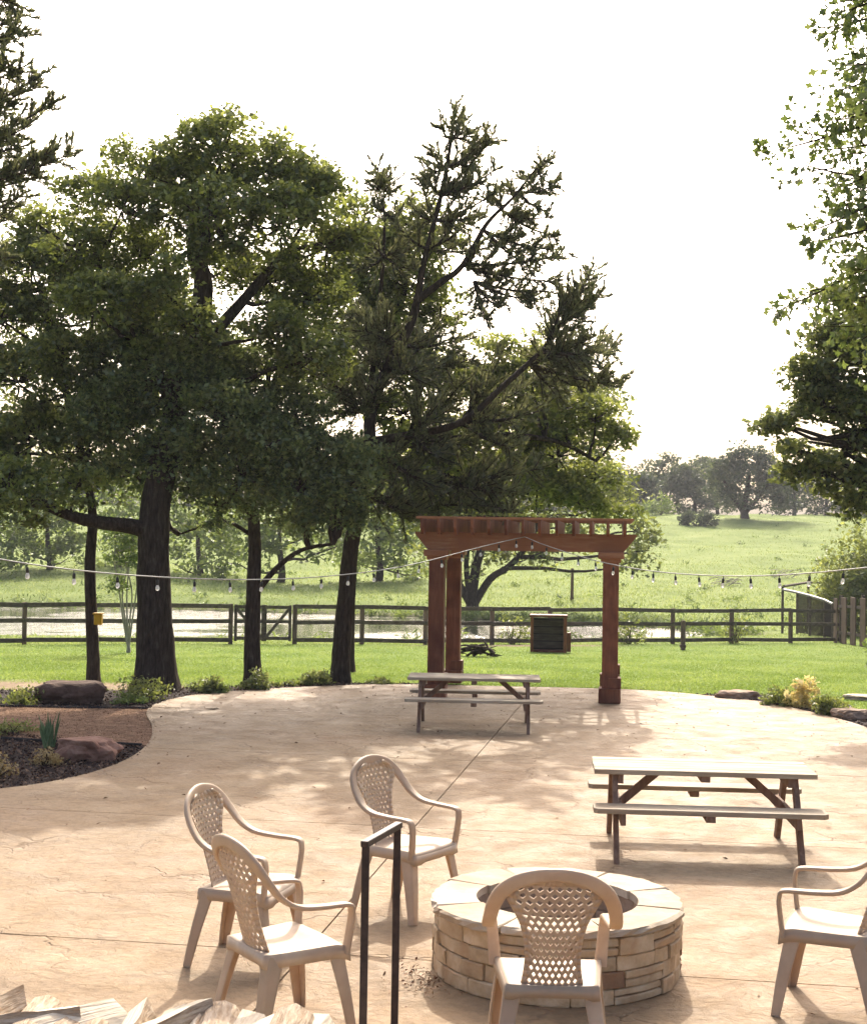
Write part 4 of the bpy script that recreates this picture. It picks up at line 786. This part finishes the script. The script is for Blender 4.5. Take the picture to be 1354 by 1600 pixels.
# ------------------------------------------------------------------ plastic armchairs
def make_chair():
    T = empty('plastic_armchair', (0, 0, 0), cat='chair', group='plastic armchairs round the fire pit'); m = M['plastic']
    # arm posts, arms and the hoop over the back as one swept band
    half = [((-.248, .205, .40), (1, 0, 0), .060, .024), ((-.262, .222, .54), (1, 0, 0), .056, .022), ((-.270, .222, .605), (1, 0, 0), .056, .022), ((-.274, .196, .640), (1, 0, 0), .058, .022), ((-.282, .05, .648), (1, 0, 0), .058, .024), ((-.287, -.08, .664), (1, 0, .0), .060, .026),
            ((-.282, -.17, .715), (1, 0, -.1), .062, .026), ((-.265, -.232, .795), (1, 0, -.25), .066, .026), ((-.222, -.275, .868), (.8, 0, -.55), .066, .026), ((-.135, -.302, .922), (.45, 0, -.85), .062, .026), ((0, -.315, .945), (0, .1, -1), .058, .026)]
    full = half+[((-p[0], p[1], p[2]), (-s[0], s[1], s[2]), w_, t_) for (p, s, w_, t_) in half[:-1][::-1]]
    mb = MB(); mb.sweep(full, per=4); mb.build('arm_frame', m, T)
    # lattice back
    def hw(v): return float(np.interp(v, [0, .15, .3, .45, .6, .72, .84, .93, 1.0], [.142, .128, .122, .130, .150, .185, .222, .185, .115]))
    def bp(u, v): return (u*hw(v), -.180-.130*v-.012*math.sin(math.pi*v)+.035*u*u, .405+.525*v)
    mb = MB(); rows, colsn = 15, 8; va, vb = .045, .93; ue = .86
    def quad(u0, u1, v0, v1): mb.add([bp(u0, v0), bp(u1, v0), bp(u1, v1), bp(u0, v1)], [(0, 1, 2, 3)], 0, True)
    for r in range(rows):
        v0, v1 = va+(vb-va)*r/rows, va+(vb-va)*(r+1)/rows; off = .5 if r % 2 else 0; cu = 2*ue/colsn
        n_ = colsn if not off else colsn-1; s0 = -ue+off*cu
        if off: quad(-ue, -ue+cu/2, v0, v1); quad(ue-cu/2, ue, v0, v1)
        quad(-1, -ue, v0, v1); quad(ue, 1, v0, v1)
        for c in range(n_):
            u0 = s0+c*cu; u1 = u0+cu; um, vm = (u0+u1)/2, (v0+v1)/2; hu, hv = (u1-u0)*.37, (v1-v0)*.43
            P = [bp(u0, v0), bp(u1, v0), bp(u1, v1), bp(u0, v1), bp(um-hu, vm), bp(um, vm-hv), bp(um+hu, vm), bp(um, vm+hv)]
            mb.add(P, [(0, 1, 5), (0, 5, 4), (1, 6, 5), (1, 2, 6), (2, 7, 6), (2, 3, 7), (3, 4, 7), (3, 0, 4)], 0, False)
    for k in range(8): quad(-1+k*.25, -.75+k*.25, -.02, va); quad(-1+k*.25, -.75+k*.25, vb, 1.0)
    o = mb.build('backrest', m, T, fix=False); sm = o.modifiers.new('s', 'SOLIDIFY'); sm.thickness = .009; sm.offset = 0
    # seat with rolled front and skirt
    mb = MB(); N = 14
    def sp_(i, j):
        u = -1+2*i/N; v = j/N; wd = .205+.045*v; y = -.205+.44*v; e = abs(u)**6
        return (u*wd, y-.012*(u*u)*(1 if v > .5 else 0), .425+.012*v-.018*(1-u*u)*math.sin(math.pi*min(v*1.1, 1))-.022*max(0, (v-.82)/.18)**2+.004*e)
    g_ = [sp_(i, j) for j in range(N+1) for i in range(N+1)]
    mb.add(g_, [(j*(N+1)+i, j*(N+1)+i+1, (j+1)*(N+1)+i+1, (j+1)*(N+1)+i) for j in range(N) for i in range(N)], 0, True)
    ring = [sp_(i, 0) for i in range(N)]+[sp_(N, j) for j in range(N)]+[sp_(N-i, N) for i in range(N)]+[sp_(0, N-j) for j in range(N)]
    kk = len(ring); lo = [(x*1.02, y+.004*(1 if y > 0 else -1), z-.048-(.012 if abs(x) > .16 else 0)) for x, y, z in ring]
    mb.add(ring+lo, [(i, (i+1) % kk, kk+(i+1) % kk, kk+i) for i in range(kk)], 0, True)
    o = mb.build('seat', m, T); sm = o.modifiers.new('s', 'SOLIDIFY'); sm.thickness = .007; sm.offset = 0
    for sx in (-1, 1):
        for a, b_ in (((.215*sx, .190, .405), (.262*sx, .252, 0)), ((.185*sx, -.185, .405), (.235*sx, -.265, 0))):
            mb = MB(); fy = 1 if a[1] > 0 else -1; A_, B_ = Vector(a), Vector(b_); bow = Vector((.010*sx, .012*fy, .2))
            mid = A_.lerp(B_, .5)+Vector((.004*sx, .006*fy, 0))
            mb.sweep([(A_+Vector((-.012*sx, 0, .01)), (1, 0, 0), .080, .014), (mid+Vector((-.008*sx, 0, 0)), (1, 0, 0), .062, .014), (B_, (1, 0, 0), .046, .016)], per=4)
            off = Vector((.028*sx, -.034*fy, 0))
            mb.sweep([(A_+Vector((.022*sx, -.036*fy, .01)), (0, 1, 0), .082, .014), (mid+Vector((.020*sx, -.028*fy, 0)), (0, 1, 0), .060, .014), (B_+Vector((.016*sx, -.018*fy, 0)), (0, 1, 0), .044, .016)], per=4)
            mb.build('leg', m, T)
    return T
chair = make_chair()
spots = [((-1.03, 8.08), (.96, -.28), 'tan plastic armchair behind the one next to the black railing, facing the fire pit'),
         ((-.70, 6.95), (.83, .55), 'tan plastic armchair beside the black railing and firewood, sunlit seat toward the pit'),
         ((-.14, 9.19), (.83, -.55), 'tan plastic armchair standing on the patio joint between the railing and shaded table'),
         ((.565, 6.50), (.03, 1), 'tan plastic armchair with its lattice back covering the front of the stone fire pit'),
         ((2.105, 7.40), (-.92, .39), 'tan plastic armchair across from the others, on the sunny picnic table side of the pit')]
for i, (p, f_, lab) in enumerate(spots):
    o = chair if i == 0 else copy_tree(chair); o.location = (p[0], p[1], .001); o.rotation_euler.z = math.atan2(f_[1], f_[0])-math.pi/2; o['label'] = lab

# ------------------------------------------------------------------ fire pit
pit = empty('fire_pit', (.73, 8.0, 0), label='round stone fire pit with broad pale capstones', cat='fire pit')
def arc_block(r0, r1, a0, a1, z0, z1, seg=5, jit=.008, bev=.006):
    mb = MB(); v = []; k = seg+1
    jr = random.uniform(-jit, jit)
    for z, ins in ((z0, bev), (z0+bev, 0), (z1-bev, 0), (z1, bev)):
        for i in range(k):
            a = a0+(a1-a0)*i/seg; aa = a+(ins/r1 if i == 0 else -ins/r1 if i == seg else 0)
            v.append(((r1-ins+jr+random.uniform(-jit, jit)*.6)*math.cos(aa), (r1-ins+jr+random.uniform(-jit, jit)*.6)*math.sin(aa), z+random.uniform(-.25, .25)*bev))
        for i in range(k): a = a0+(a1-a0)*(seg-i)/seg; v.append((r0*math.cos(a), r0*math.sin(a), z))
    n_ = 2*k
    f = [tuple(range(n_-1, -1, -1)), tuple(range(3*n_, 4*n_))]+[(l_*n_+i, l_*n_+(i+1) % n_, (l_+1)*n_+(i+1) % n_, (l_+1)*n_+i) for l_ in range(3) for i in range(n_)]
    mb.add(v, f); return mb
zc = 0.0; hs = [.085, .09, .08, .095]
for ci, h in enumerate(hs):
    a = random.uniform(0, .5); a_end = a+2*math.pi
    while a < a_end-.02:
        da = random.uniform(.18, .52); 
        if a+da > a_end-.16: da = a_end-a
        m = 'stone_red' if random.random() < .09 else 'stone'
        if da > .3 and random.random() < .28:      # two thin stones in one course
            hm = h*random.uniform(.4, .6); arc_block(.56, .694, a+.0045, a+da-.0045, zc+.003, zc+hm-.003).build('stone', M[m], pit); arc_block(.56, .694, a+.0045, a+da-.0045, zc+hm+.003, zc+h-.003).build('stone', M['stone'], pit)
        else: arc_block(.56, .694, a+.0045, a+da-.0045, zc+.002, zc+h-.002, jit=.009).build('stone', M[m], pit)
        a += da
    zc += h
mb = arc_block(.485, .668, 0, math.pi, .0, zc-.004, 24, 0, 0.001); mb2 = arc_block(.485, .668, math.pi, 2*math.pi, .0, zc-.004, 24, 0, .001); mb.add(mb2.v, mb2.f); mb.build('mortar_core', M['mortar'], pit)
for ci in range(3):
    a = random.uniform(0, .5); a_end = a+2*math.pi
    while a < a_end-.02:
        da = random.uniform(.35, .6); da = a_end-a if a+da > a_end-.2 else da
        h = zc/3; mb = MB(); seg = 3; k = 4; v = []
        for z in (ci*h+.003, (ci+1)*h-.003):
            for i in range(k): aa = a+.009+(da-.018)*i/seg; v.append((.462*math.cos(aa), .462*math.sin(aa), z))
            for i in range(k): aa = a+.009+(da-.018)*(seg-i)/seg; v.append((.50*math.cos(aa), .50*math.sin(aa), z))
        mb.add(v, [tuple(range(7, -1, -1)), tuple(range(8, 16))]+[(i, (i+1) % 8, 8+(i+1) % 8, 8+i) for i in range(8)]); mb.build('inner_stone', M['stone_inner'], pit); a += da
a = .35; a_end = a+2*math.pi; caps = [.62, .80, .55, .78, .66, .72, .85, .60]; tot = sum(caps)
for da in caps:
    da *= 2*math.pi/tot; mb = arc_block(.447+random.uniform(-.012, .012), .722+random.uniform(-.010, .010), a+.006, a+da-.006, zc+.003, zc+.046+random.uniform(-.004, .004), 10, .02, .010); mb.build('capstone', M['capstone'], pit); a += da
mb = MB(); v = [(.0, 0, .10)]+[(.47*r*math.cos(t), .47*r*math.sin(t), .10-.05*r+random.uniform(-.02, .02)) for r in (.35, .7, 1) for t in np.arange(24)*2*math.pi/24]
mb.add(v, [(0, 1+i, 1+(i+1) % 24) for i in range(24)]+[(1+k*24+i, 1+k*24+24+i, 1+k*24+24+(i+1) % 24, 1+k*24+(i+1) % 24) for k in range(2) for i in range(24)], 0, True); mb.build('ash_bed', M['ash'], pit)
# crumbs of mulch and dead leaves by the pit
L = Leaves(); k = 160; rr = rng.normal(size=(k, 2))*np.array([.08, .14]); c = np.column_stack([-.02+rr[:, 0], 7.72+rr[:, 1], np.full(k, .006)+rng.random(k)*.012]); n_ = unit(rng.normal(size=(k, 3))*.5+np.array([0, 0, 1])); d = unit(rng.normal(size=(k, 3))); L.add(c, unit(d-n_*(d*n_).sum(1, keepdims=True)), n_, rng.uniform(.015, .04, k), rng.uniform(.006, .016, k))
tag(L.build('bark_crumbs', M['crumb']), 'scatter of bark crumbs and dry leaves beside the fire pit', 'debris', kind='stuff')

# ------------------------------------------------------------------ black handrail
A = Vector((-.293, 6.62, 0)); q1 = at_y(618, 1600, 6.95); Bp = Vector((q1.x-.006, 6.95, 0)); hr = empty('handrail', A, label='black square tube handrail standing in front of the chairs', cat='railing')
topA, topB = at_y(572, 1318, A.y).z, at_y(620, 1290, Bp.y).z
for p, tz in ((A, topA), (Bp, topB)):
    d = p-A; mb = MB(); mb.box((d.x, d.y, tz/2-.006), (.036, .036, tz-.012), bev=.003); mb.build('post', M['black_metal'], hr); mb = MB(); mb.box((d.x, d.y, .004), (.11, .11, .008), bev=.002); mb.build('foot_plate', M['black_metal'], hr)
mb = MB(); d = Bp-A; t_ = Vector((d.x, d.y, topB-topA)).normalized(); mb.beam(Vector((0, 0, topA))-t_*.02, Vector((d.x, d.y, topB))+t_*.02, .038, .030, bev=.003); mb.build('top_bar', M['black_metal'], hr)

# ------------------------------------------------------------------ firewood
def log_mesh(seed):
    random.seed(seed); mb = MB(); ln = random.uniform(.38, .46); k = 7; ns = 7; r = random.uniform(.075, .11); a0 = random.uniform(.9, 1.6)
    prof = [(-r*.24, -r*.42), (r*.24, -r*.42)]+[(r*1.15*math.sin(-a0/1.1+2*a0/1.1*i/4), -r*.55+r*1.5*math.cos(-a0/1.1+2*a0/1.1*i/4)) for i in (4, 3, 2, 1, 0)]
    prof = [(random.uniform(-.004, .004)+x, y) for x, y in prof]; k = len(prof); v = []
    for s_ in range(ns+1):
        x = -ln/2+ln*s_/ns; tw = .06*math.sin(s_*.8+seed); 
        for (py_, pz_) in prof:
            j = .0028; v.append((x+(random.uniform(-.012, .012) if s_ in (0, ns) else 0), py_*math.cos(tw)-pz_*math.sin(tw)+random.uniform(-j, j), py_*math.sin(tw)+pz_*math.cos(tw)+random.uniform(-j, j)))
    bark = [(s_*k+i, s_*k+i+1, (s_+1)*k+i+1, (s_+1)*k+i) for s_ in range(ns) for i in range(2, k-1)]
    spl = [(s_*k+i, s_*k+(i+1) % k, (s_+1)*k+(i+1) % k, (s_+1)*k+i) for s_ in range(ns) for i in (0, 1, k-1)]+[tuple(range(k)), tuple(range((ns+1)*k-1, ns*k-1, -1))]
    mb.add(v, bark, 1); mb.f += [tuple(q) for q in spl]; mb.mi += [0]*len(spl); mb.sm += [False]*len(spl)
    return mb.mesh('firewood_log')
LM = [log_mesh(s) for s in range(9)]
for m_ in LM: m_.materials.append(M['log_wood']); m_.materials.append(M['log_bark'])
random.seed(11)
def log(p, yaw, pitch, roll, i, lab):
    o = link('firewood_log', LM[i % 9], None); o.location = p; o.rotation_euler = (roll, pitch, yaw); return tag(o, lab, 'log', 'split logs of the firewood stack')
# lower courses, then the tumbled top
idx = 0
for zc_, cnt in ((.07, 14), (.18, 13), (.28, 12)):
    for i in range(cnt):
        x = -1.95+i*.135+random.uniform(-.02, .02); log((x, 5.98+random.uniform(-.04, .04), zc_+random.uniform(-.008, .008)), math.pi/2+random.uniform(-.12, .12), random.uniform(-.03, .03), random.choice([2.25, -2.25, 2.1, 0.1]), idx, 'split log in the lower courses of the firewood stack'); idx += 1
tops = [((-30, 1596), 1.2, -.05, 2.3), ((45, 1598), .45, .0, 2.15), ((125, 1616), .8, 0, -2.3), ((185, 1622), .5, .0, 2.3), ((255, 1606), .95, -.05, 2.2), ((322, 1616), 1.7, .05, -2.2), ((385, 1618), 1.0, 0, 2.35), ((440, 1626), 1.3, .05, -2.3)]
for i, ((px, py), yaw, pitch, roll) in enumerate(tops):
    p = at_y(px, py, 6.0); p.z = min(p.z, .40); log(p, yaw, pitch, roll, i*2+1, 'pale split log lying loose on top of the firewood stack')
p = at_y(572, 1612, 6.35); p.z = max(.06, min(p.z, .10)); log((p.x, p.y, .075), .6, 0, 2.8, 3, 'pale split log lying on the patio at the foot of the handrail'); bpy.context.scene.objects[-1] if False else None

# ------------------------------------------------------------------ string lights
PK = org+pR @ Vector((-PW/2+.02, -.128, 2.48))
def strand(label, end, zs, nb, spacing, first):
    """zs: (t, z) heights along the run from the pergola to its far end"""
    root = empty('string_lights', PK, label=label, cat='string lights', group=None); end = Vector(end); N = 60
    tt = np.linspace(0, 1, N+1); zz = np.interp(tt, [a for a, _ in zs], [b for _, b in zs])
    for _ in range(30): zz[4:-1] = (zz[3:-2]+zz[5:]+zz[4:-1]*2)/4
    P = [Vector((PK.x+(end.x-PK.x)*t, PK.y+(end.y-PK.y)*t, z)) for t, z in zip(tt, zz)]
    mb = MB(); mb.tube([p-PK for p in P], .006, 6); mb.build('wire', M['wire'], root)
    Lh = math.hypot(end.x-PK.x, end.y-PK.y); s = first
    ms = MB(); ms.tube([(0, 0, 0), (0, 0, -.05)], .006, 6); ms.tube([(0, 0, -.045), (0, 0, -.06), (0, 0, -.115), (0, 0, -.12)], [.013, .021, .021, .017], 10); ms = ms.mesh('socket'); ms.materials.append(M['socket'])
    mg = MB(); mg.tube([(0, 0, -.112), (0, 0, -.125), (0, 0, -.15), (0, 0, -.18), (0, 0, -.197), (0, 0, -.203)], [.015, .017, .029, .029, .017, .004], 12); mg = mg.mesh('bulb'); mg.materials.append(M['bulb'])
    for _ in range(nb):
        f_ = s/Lh*N; i = min(int(f_), N-1); p = P[i].lerp(P[i+1], f_-i)-PK
        o = link('socket', ms, None, root); o.location = p; o.scale = (.68,)*3; o.rotation_euler = (random.uniform(-.12, .12), random.uniform(-.12, .12), 0); link('bulb', mg, None, o); s += spacing
        if s > Lh: break
def zat(px, py, end):        # height of the wire where it crosses a pixel column
    lo, hi = 0., 1.
    for _ in range(40):
        m = (lo+hi)/2; p = PK.lerp(Vector((*end, PK.z)), m); v = CR.transposed() @ (p-Vector((0, 0, CAMZ))); x = 677+FPX*v.x/-v.z
        if (x < px) == (end[0] > PK.x): lo = m
        else: hi = m
    p = PK.lerp(Vector((*end, PK.z)), lo); return (lo, at_y(px, py, p.y).z)
eL, eR = (-4.75, 10.2), (5.0, 10.1)
strand('string of clear bulbs sagging across the tree trunks to the pergola', (*eL, 0), [(0, PK.z)]+[zat(*q, eL) for q in ((740, 856), (660, 881), (600, 892), (500, 903), (400, 908), (240, 903), (100, 891), (0, 879))]+[(1, 2.55)], 40, .585, .3)
strand('string of clear bulbs sagging over the pasture view to the pergola', (*eR, 0), [(0, PK.z)]+[zat(*q, eR) for q in ((860, 856), (940, 880), (1010, 893), (1080, 899), (1150, 901), (1220, 901), (1300, 893), (1354, 887))]+[(1, 2.5)], 40, .57, .3)

# ------------------------------------------------------------------ rocks, shrubs, small things
def rock(name, label, loc, size, seed, mat, cat='rock', rz=0):
    bm = bmesh.new(); bmesh.ops.create_icosphere(bm, subdivisions=4, radius=1); o3 = Vector((seed*7.3, seed*3.1, seed*1.7))
    for v in bm.verts:
        p = v.co.copy(); d = 1+.34*mn.noise(p*1.1+o3)+.17*mn.noise(p*2.6+o3)+.07*mn.noise(p*6+o3); 
        q = p*d; q.z = min(q.z, .62+.12*mn.noise(p*1.5+o3)); q.z = max(q.z, -.45); v.co = Vector((q.x*size[0], q.y*size[1], q.z*size[2]))
    me = bpy.data.meshes.new(name); bm.to_mesh(me); bm.free(); o = link(name, me, mat); o.location = loc; o.rotation_euler.z = rz; return tag(o, label, cat)
q = at_z(132, 1186); rock('rock', 'flat red brown rock lying in the mulch bed beside the spiky plant', (q.x, q.y+.18, .06), (.35, .22, .21), 3, M['rock_red'], rz=-.25)
q = at_z(104, 1100); rock('rock', 'long dark rock lying under the slender oak', (q.x, q.y+.3, .11), (.49, .27, .27), 5, M['rock_dark'])
q = at_z(1152, 1090); rock('rock', 'low brown stone at the lawn edge of the patio', (q.x, q.y+.05, .02), (.34, .22, .13), 8, M['rock_tan'])
q = at_z(1330, 1122); rock('rock', 'rough brown stone near the dark round shrubs on the curve', (q.x+.05, q.y+.1, .03), (.3, .25, .14), 9, M['rock_tan'])
q = at_z(1345, 1090); rock('rock', 'pale flat stone in the grass behind the round shrubs', (q.x+.15, q.y, .0), (.4, .25, .07), 12, M['capstone'])
q = at_z(75, 1166)
iris = empty('iris_plant', (q.x, q.y, -.03), label='spiky green iris leaves in the mulch bed', cat='plant'); mb = MB()
for i in range(15):
    a = random.uniform(0, 6.28); ln = random.uniform(.24, .46); le_ = random.uniform(.08, .3); b0 = Vector((random.uniform(-.07, .07), random.uniform(-.05, .05), 0)); tp = b0+Vector((math.cos(a)*le_*ln*1.6, math.sin(a)*le_*ln, ln)); s_ = Vector((math.cos(a+1.4), math.sin(a+1.4)*.4, 0)).normalized()
    mb = MB(); m1 = b0.lerp(tp, .5)+Vector((0, 0, .02)); mb.add([b0-s_*.011, b0+s_*.011, m1+s_*.016, tp, m1-s_*.016], [(0, 1, 2, 4), (4, 2, 3)]); o = mb.build('leaf', M['iris'] if 'iris' in M else M.setdefault('iris', noisy('iris', [(.3, (.07, .12, .045)), (.7, (.16, .23, .10))], 8, bump=0)), iris, fix=False)
    o.modifiers.new('s', 'SOLIDIFY').thickness = .003
def sh(px, py, rx, rz, mat, name, lab, leaf=.05, cnt=16, per=40, dy=0., **k):
    q = at_z(px, py); return shrub(name, lab, (q.x, q.y+dy, -.03), rx, rz, M[mat], leaf, cnt, per, **k)
sh(75, 1192, .17, .17, 'straw_leaf', 'small_shrub', 'small straw yellow shrub in front of the red rock', .035, 18, 40)
sh(-4, 1212, .18, .2, 'straw_leaf', 'small_shrub', 'straw yellow plant in the mulch bed cut by the picture edge', .04, 14, 40)
sh(20, 1143, .34, .14, 'oak_leaf', 'ground_cover_plant', 'low grey green plant spreading at the edge of the dirt path', .04, 20, 40, cat='plant')
sh(25, 1102, .34, .2, 'oak_leaf', 'ground_cover_plant', 'leafy green plant at the left end of the long dark rock', .06, 16, 34, dy=.3, cat='plant')
sh(225, 1094, .42, .34, 'oak_leaf', 'small_shrub', 'loose green shrub growing at the foot of the massive oak', .06, 22, 34, dy=.1)
sh(205, 1098, .25, .15, 'bright_leaf', 'small_shrub', 'low bright green plant on the path side of the massive oak', .06, 14, 30)
sh(320, 1083, .26, .26, 'oak_leaf_dark', 'small_shrub', 'dark upright shrub between the massive oak and the juniper', .07, 20, 36, dy=.25)
sh(345, 1083, .2, .12, 'bright_leaf', 'small_shrub', 'low light green plant just left of the juniper base', .05, 12, 30, dy=.15)
sh(398, 1077, .28, .28, 'oak_leaf_dark', 'small_shrub', 'dark shrub hugging the base of the juniper trunk', .07, 18, 36, dy=.15)
sh(442, 1073, .22, .14, 'oak_leaf', 'small_shrub', 'low green plant right of the juniper base', .05, 12, 30, dy=.25)
sh(490, 1071, .3, .24, 'oak_leaf_dark', 'small_shrub', 'dark rounded shrub just left of the cedar trunk', .07, 20, 36, dy=.25)
sh(592, 1069, .26, .1, 'oak_leaf_dark', 'small_shrub', 'small flat dark shrub between the cedar and the pergola', .06, 14, 36, dy=.25)
sh(1218, 1103, .24, .27, 'oak_leaf', 'small_shrub', 'dark round shrub on the pergola side of the yellow shrub', .06, 22, 40, dy=.15)
sh(1260, 1106, .26, .46, 'yellow_leaf', 'small_shrub', 'feathery yellow shrub between two dark round shrubs', .08, 24, 34, dy=.2, cs=.35)
sh(1303, 1117, .28, .30, 'oak_leaf', 'small_shrub', 'dark round shrub on the far curve side of the yellow shrub', .06, 24, 40, dy=.12)
# vine clumps on the rail fence
for px, lab in ((1150, 'leafy vine climbing the rail fence in front of the pasture'), (985, 'leafy weed clump at the rail fence right of the pergola column'), (800, 'tall weeds behind the rail fence left of the wooden box')):
    x = fence_x(px); p = fpt(x); shrub('fence_vine', lab, (p.x, p.y+.15, p.z), .5, 1.0, M['oak_leaf'], .10, 16, 26, cs=.4, cat='vine')
# yellow box on the slender oak
q = at_y(154, 966, 22.55); yb = empty('feeder_box', q-Vector((0, 0, .12)), label='small yellow box fixed to the slender oak trunk', cat='box'); mb = MB(); mb.box((0, 0, .10), (.12, .12, .17), bev=.012); mb.build('body', M['yellow'], yb); mb = MB(); mb.box((0, -.01, .195), (.15, .15, .025), bev=.004); mb.build('lid', M['yellow'], yb); mb = MB(); mb.box((-.075, .05, .1), (.05, .03, .05)); mb.build('bracket', M['black_metal'], yb)
# open wooden box near the fence
q = on_ground(856, 1019); wb = empty('wooden_box', q-Vector((0, 0, .02)), R_(-4), label='open fronted red brown wooden box standing by the rail fence', cat='box'); W_, H_, D_ = .95, .95, .55
for nm, c, d in (('side_panel', (-W_/2+.04, 0, H_/2), (.08, D_, H_)), ('side_panel', (W_/2-.04, 0, H_/2), (.08, D_, H_)), ('top_panel', (0, 0, H_+.03), (W_+.04, D_+.03, .06)), ('bottom_panel', (0, .002, .04), (W_-.164, D_-.01, .08))): mb = MB(); mb.box(c, d, bev=.008); mb.build(nm, M['redwood'], wb)
mb = MB(); mb.box((0, D_/2-.05, H_/2+.02), (W_-.164, .03, H_-.12)); mb.build('back_panel', M['dark_box'], wb)
for i in range(4): mb = MB(); mb.box((0, D_/2-.08, .2+i*.19), (W_-.17, .02, .16)); mb.build('board', M['fence_wood'], wb)
mb = MB(); mb.box((W_/2+.06, -.05, .3), (.1, .3, .5), bev=.01); mb.build('side_bin', M['redwood'], wb)
# short post in the lawn, tall post in the field
for px, py, h, wd, lab, nm in ((1066, 1016, .84, .14, 'short weathered post standing alone on the lawn before the fence', 'wooden_post'), (893, 938, 1.6, .16, 'lone dark post standing in the pasture seen under the pergola', 'wooden_post')):
    q = on_ground(px, py); mb = MB(); mb.tube([(0, 0, -.2), (0, 0, h*.5), (.01, 0, h-.02), (.01, 0, h)], [wd/2*1.05, wd/2, wd/2*.97, wd/2*.8], 8, jit=.05, sm=False); mb.box((0, -.002, .12), (wd*1.2, wd*1.2, .1), bev=.02); o = mb.build(nm, M['plank_wood']); o.location = q; tag(o, lab, 'post')
# heap of sticks by the fence
q = on_ground(742, 1026); st = empty('stick_pile', q, label='heap of dead sticks and roots on bare soil by the fence', cat='branches')
for i in range(26):
    a = random.uniform(0, 3.14); ln = random.uniform(.3, .8); c = Vector((random.gauss(0, .2), random.gauss(0, .12), random.uniform(.03, .25))); d = Vector((math.cos(a), math.sin(a)*.5, random.uniform(-.25, .5))).normalized(); mb = MB(); mb.tube(bez(c-d*ln/2, c+d*ln/2, (0, 0, .06), 4, .04), [.03, .028, .022, .016, .008], 5); mb.build('stick', M['bark'], st)
q = on_ground(745, 1024)
# bleached fallen branches on the hillside
q = on_ground(1135, 915); st = empty('fallen_branch', q, label='bleached fallen branches lying on the pasture', cat='branches')
for i in range(24):
    a = random.uniform(-.5, .5); ln = random.uniform(.3, .9); c = Vector((random.uniform(-.85, .85), random.uniform(-.4, .4), random.uniform(.05, .4))); d = Vector((math.cos(a), math.sin(a), random.uniform(-.15, .35))).normalized(); mb = MB(); mb.tube(bez(c-d*ln/2, c+d*ln/2, (0, 0, .15), 4, .05), [.026, .024, .02, .015, .008], 5); mb.build('branch', M['bark_pale'], st)
q = on_ground(1255, 916); st = empty('fallen_branch', q+Vector((0, 4, 0)), label='tangle of bleached branches beside the pipe pen', cat='branches'); st.location.z = g(q.x, q.y+4)
for i in range(16):
    a = random.uniform(-.6, .6); ln = random.uniform(.3, .9); c = Vector((random.uniform(-.8, .8), random.uniform(-.4, .4), random.uniform(.05, .5))); d = Vector((math.cos(a), math.sin(a), random.uniform(-.15, .45))).normalized(); mb = MB(); mb.tube(bez(c-d*ln/2, c+d*ln/2, (0, 0, .15), 4, .05), [.026, .024, .02, .015, .008], 5); mb.build('branch', M['bark_pale'], st)
# small dry leaves blown about the patio (uncountable)
kk = 420; pts = np.column_stack([rng.uniform(-6, 6, kk*4), 23.4-rng.exponential(4.5, kk*4)]); pts = pts[in_poly(pts, patio_poly) & (pts[:, 1] > 6.5)][:kk]; kk = len(pts)
L = Leaves(); n_ = unit(rng.normal(size=(kk, 3))*.25+np.array([0, 0, 1])); d = unit(rng.normal(size=(kk, 3))); L.add(np.column_stack([pts, rng.uniform(.004, .012, kk)]), unit(d-n_*(d*n_).sum(1, keepdims=True)), n_, rng.uniform(.025, .06, kk), rng.uniform(.012, .03, kk)); tag(L.build('leaf_litter', M['crumb']), 'small dry leaves blown about the patio', 'leaves', kind='stuff')
# fallen leaf on the patio
L = Leaves(); L.add(np.array([[0, 0, .012], [.06, .02, .014], [-.05, .01, .01]]), np.array([[1, .2, 0], [1, -.3, .1], [.8, .5, 0]]), np.array([[0, .1, 1.], [0, -.2, 1], [.1, 0, 1]]), np.array([.16, .12, .12]), np.array([.05, .05, .04])); q = at_z(330, 1109); o = L.build('dead_leaf', M['chip_leaf']); o.location = (q.x, q.y, 0); tag(o, 'curled dark dead leaf lying on the shaded patio', 'leaf')

# ------------------------------------------------------------------ haze: the humid air between the patio and the hill
hz, n, l, b = nodes_mat('haze'); n.remove(b); pv = n.new('ShaderNodeVolumePrincipled'); pv.inputs['Color'].default_value = (.93, .95, 1, 1); pv.inputs['Density'].default_value = .0004; pv.inputs['Anisotropy'].default_value = .1
l.new(pv.outputs[0], n['Material Output'].inputs['Volume'])
mb = MB(); mb.box((0, 420, 9), (1100, 1040, 26)); o = mb.build('haze', hz); tag(o, 'thin pale humid air over the pasture', kind='stuff')
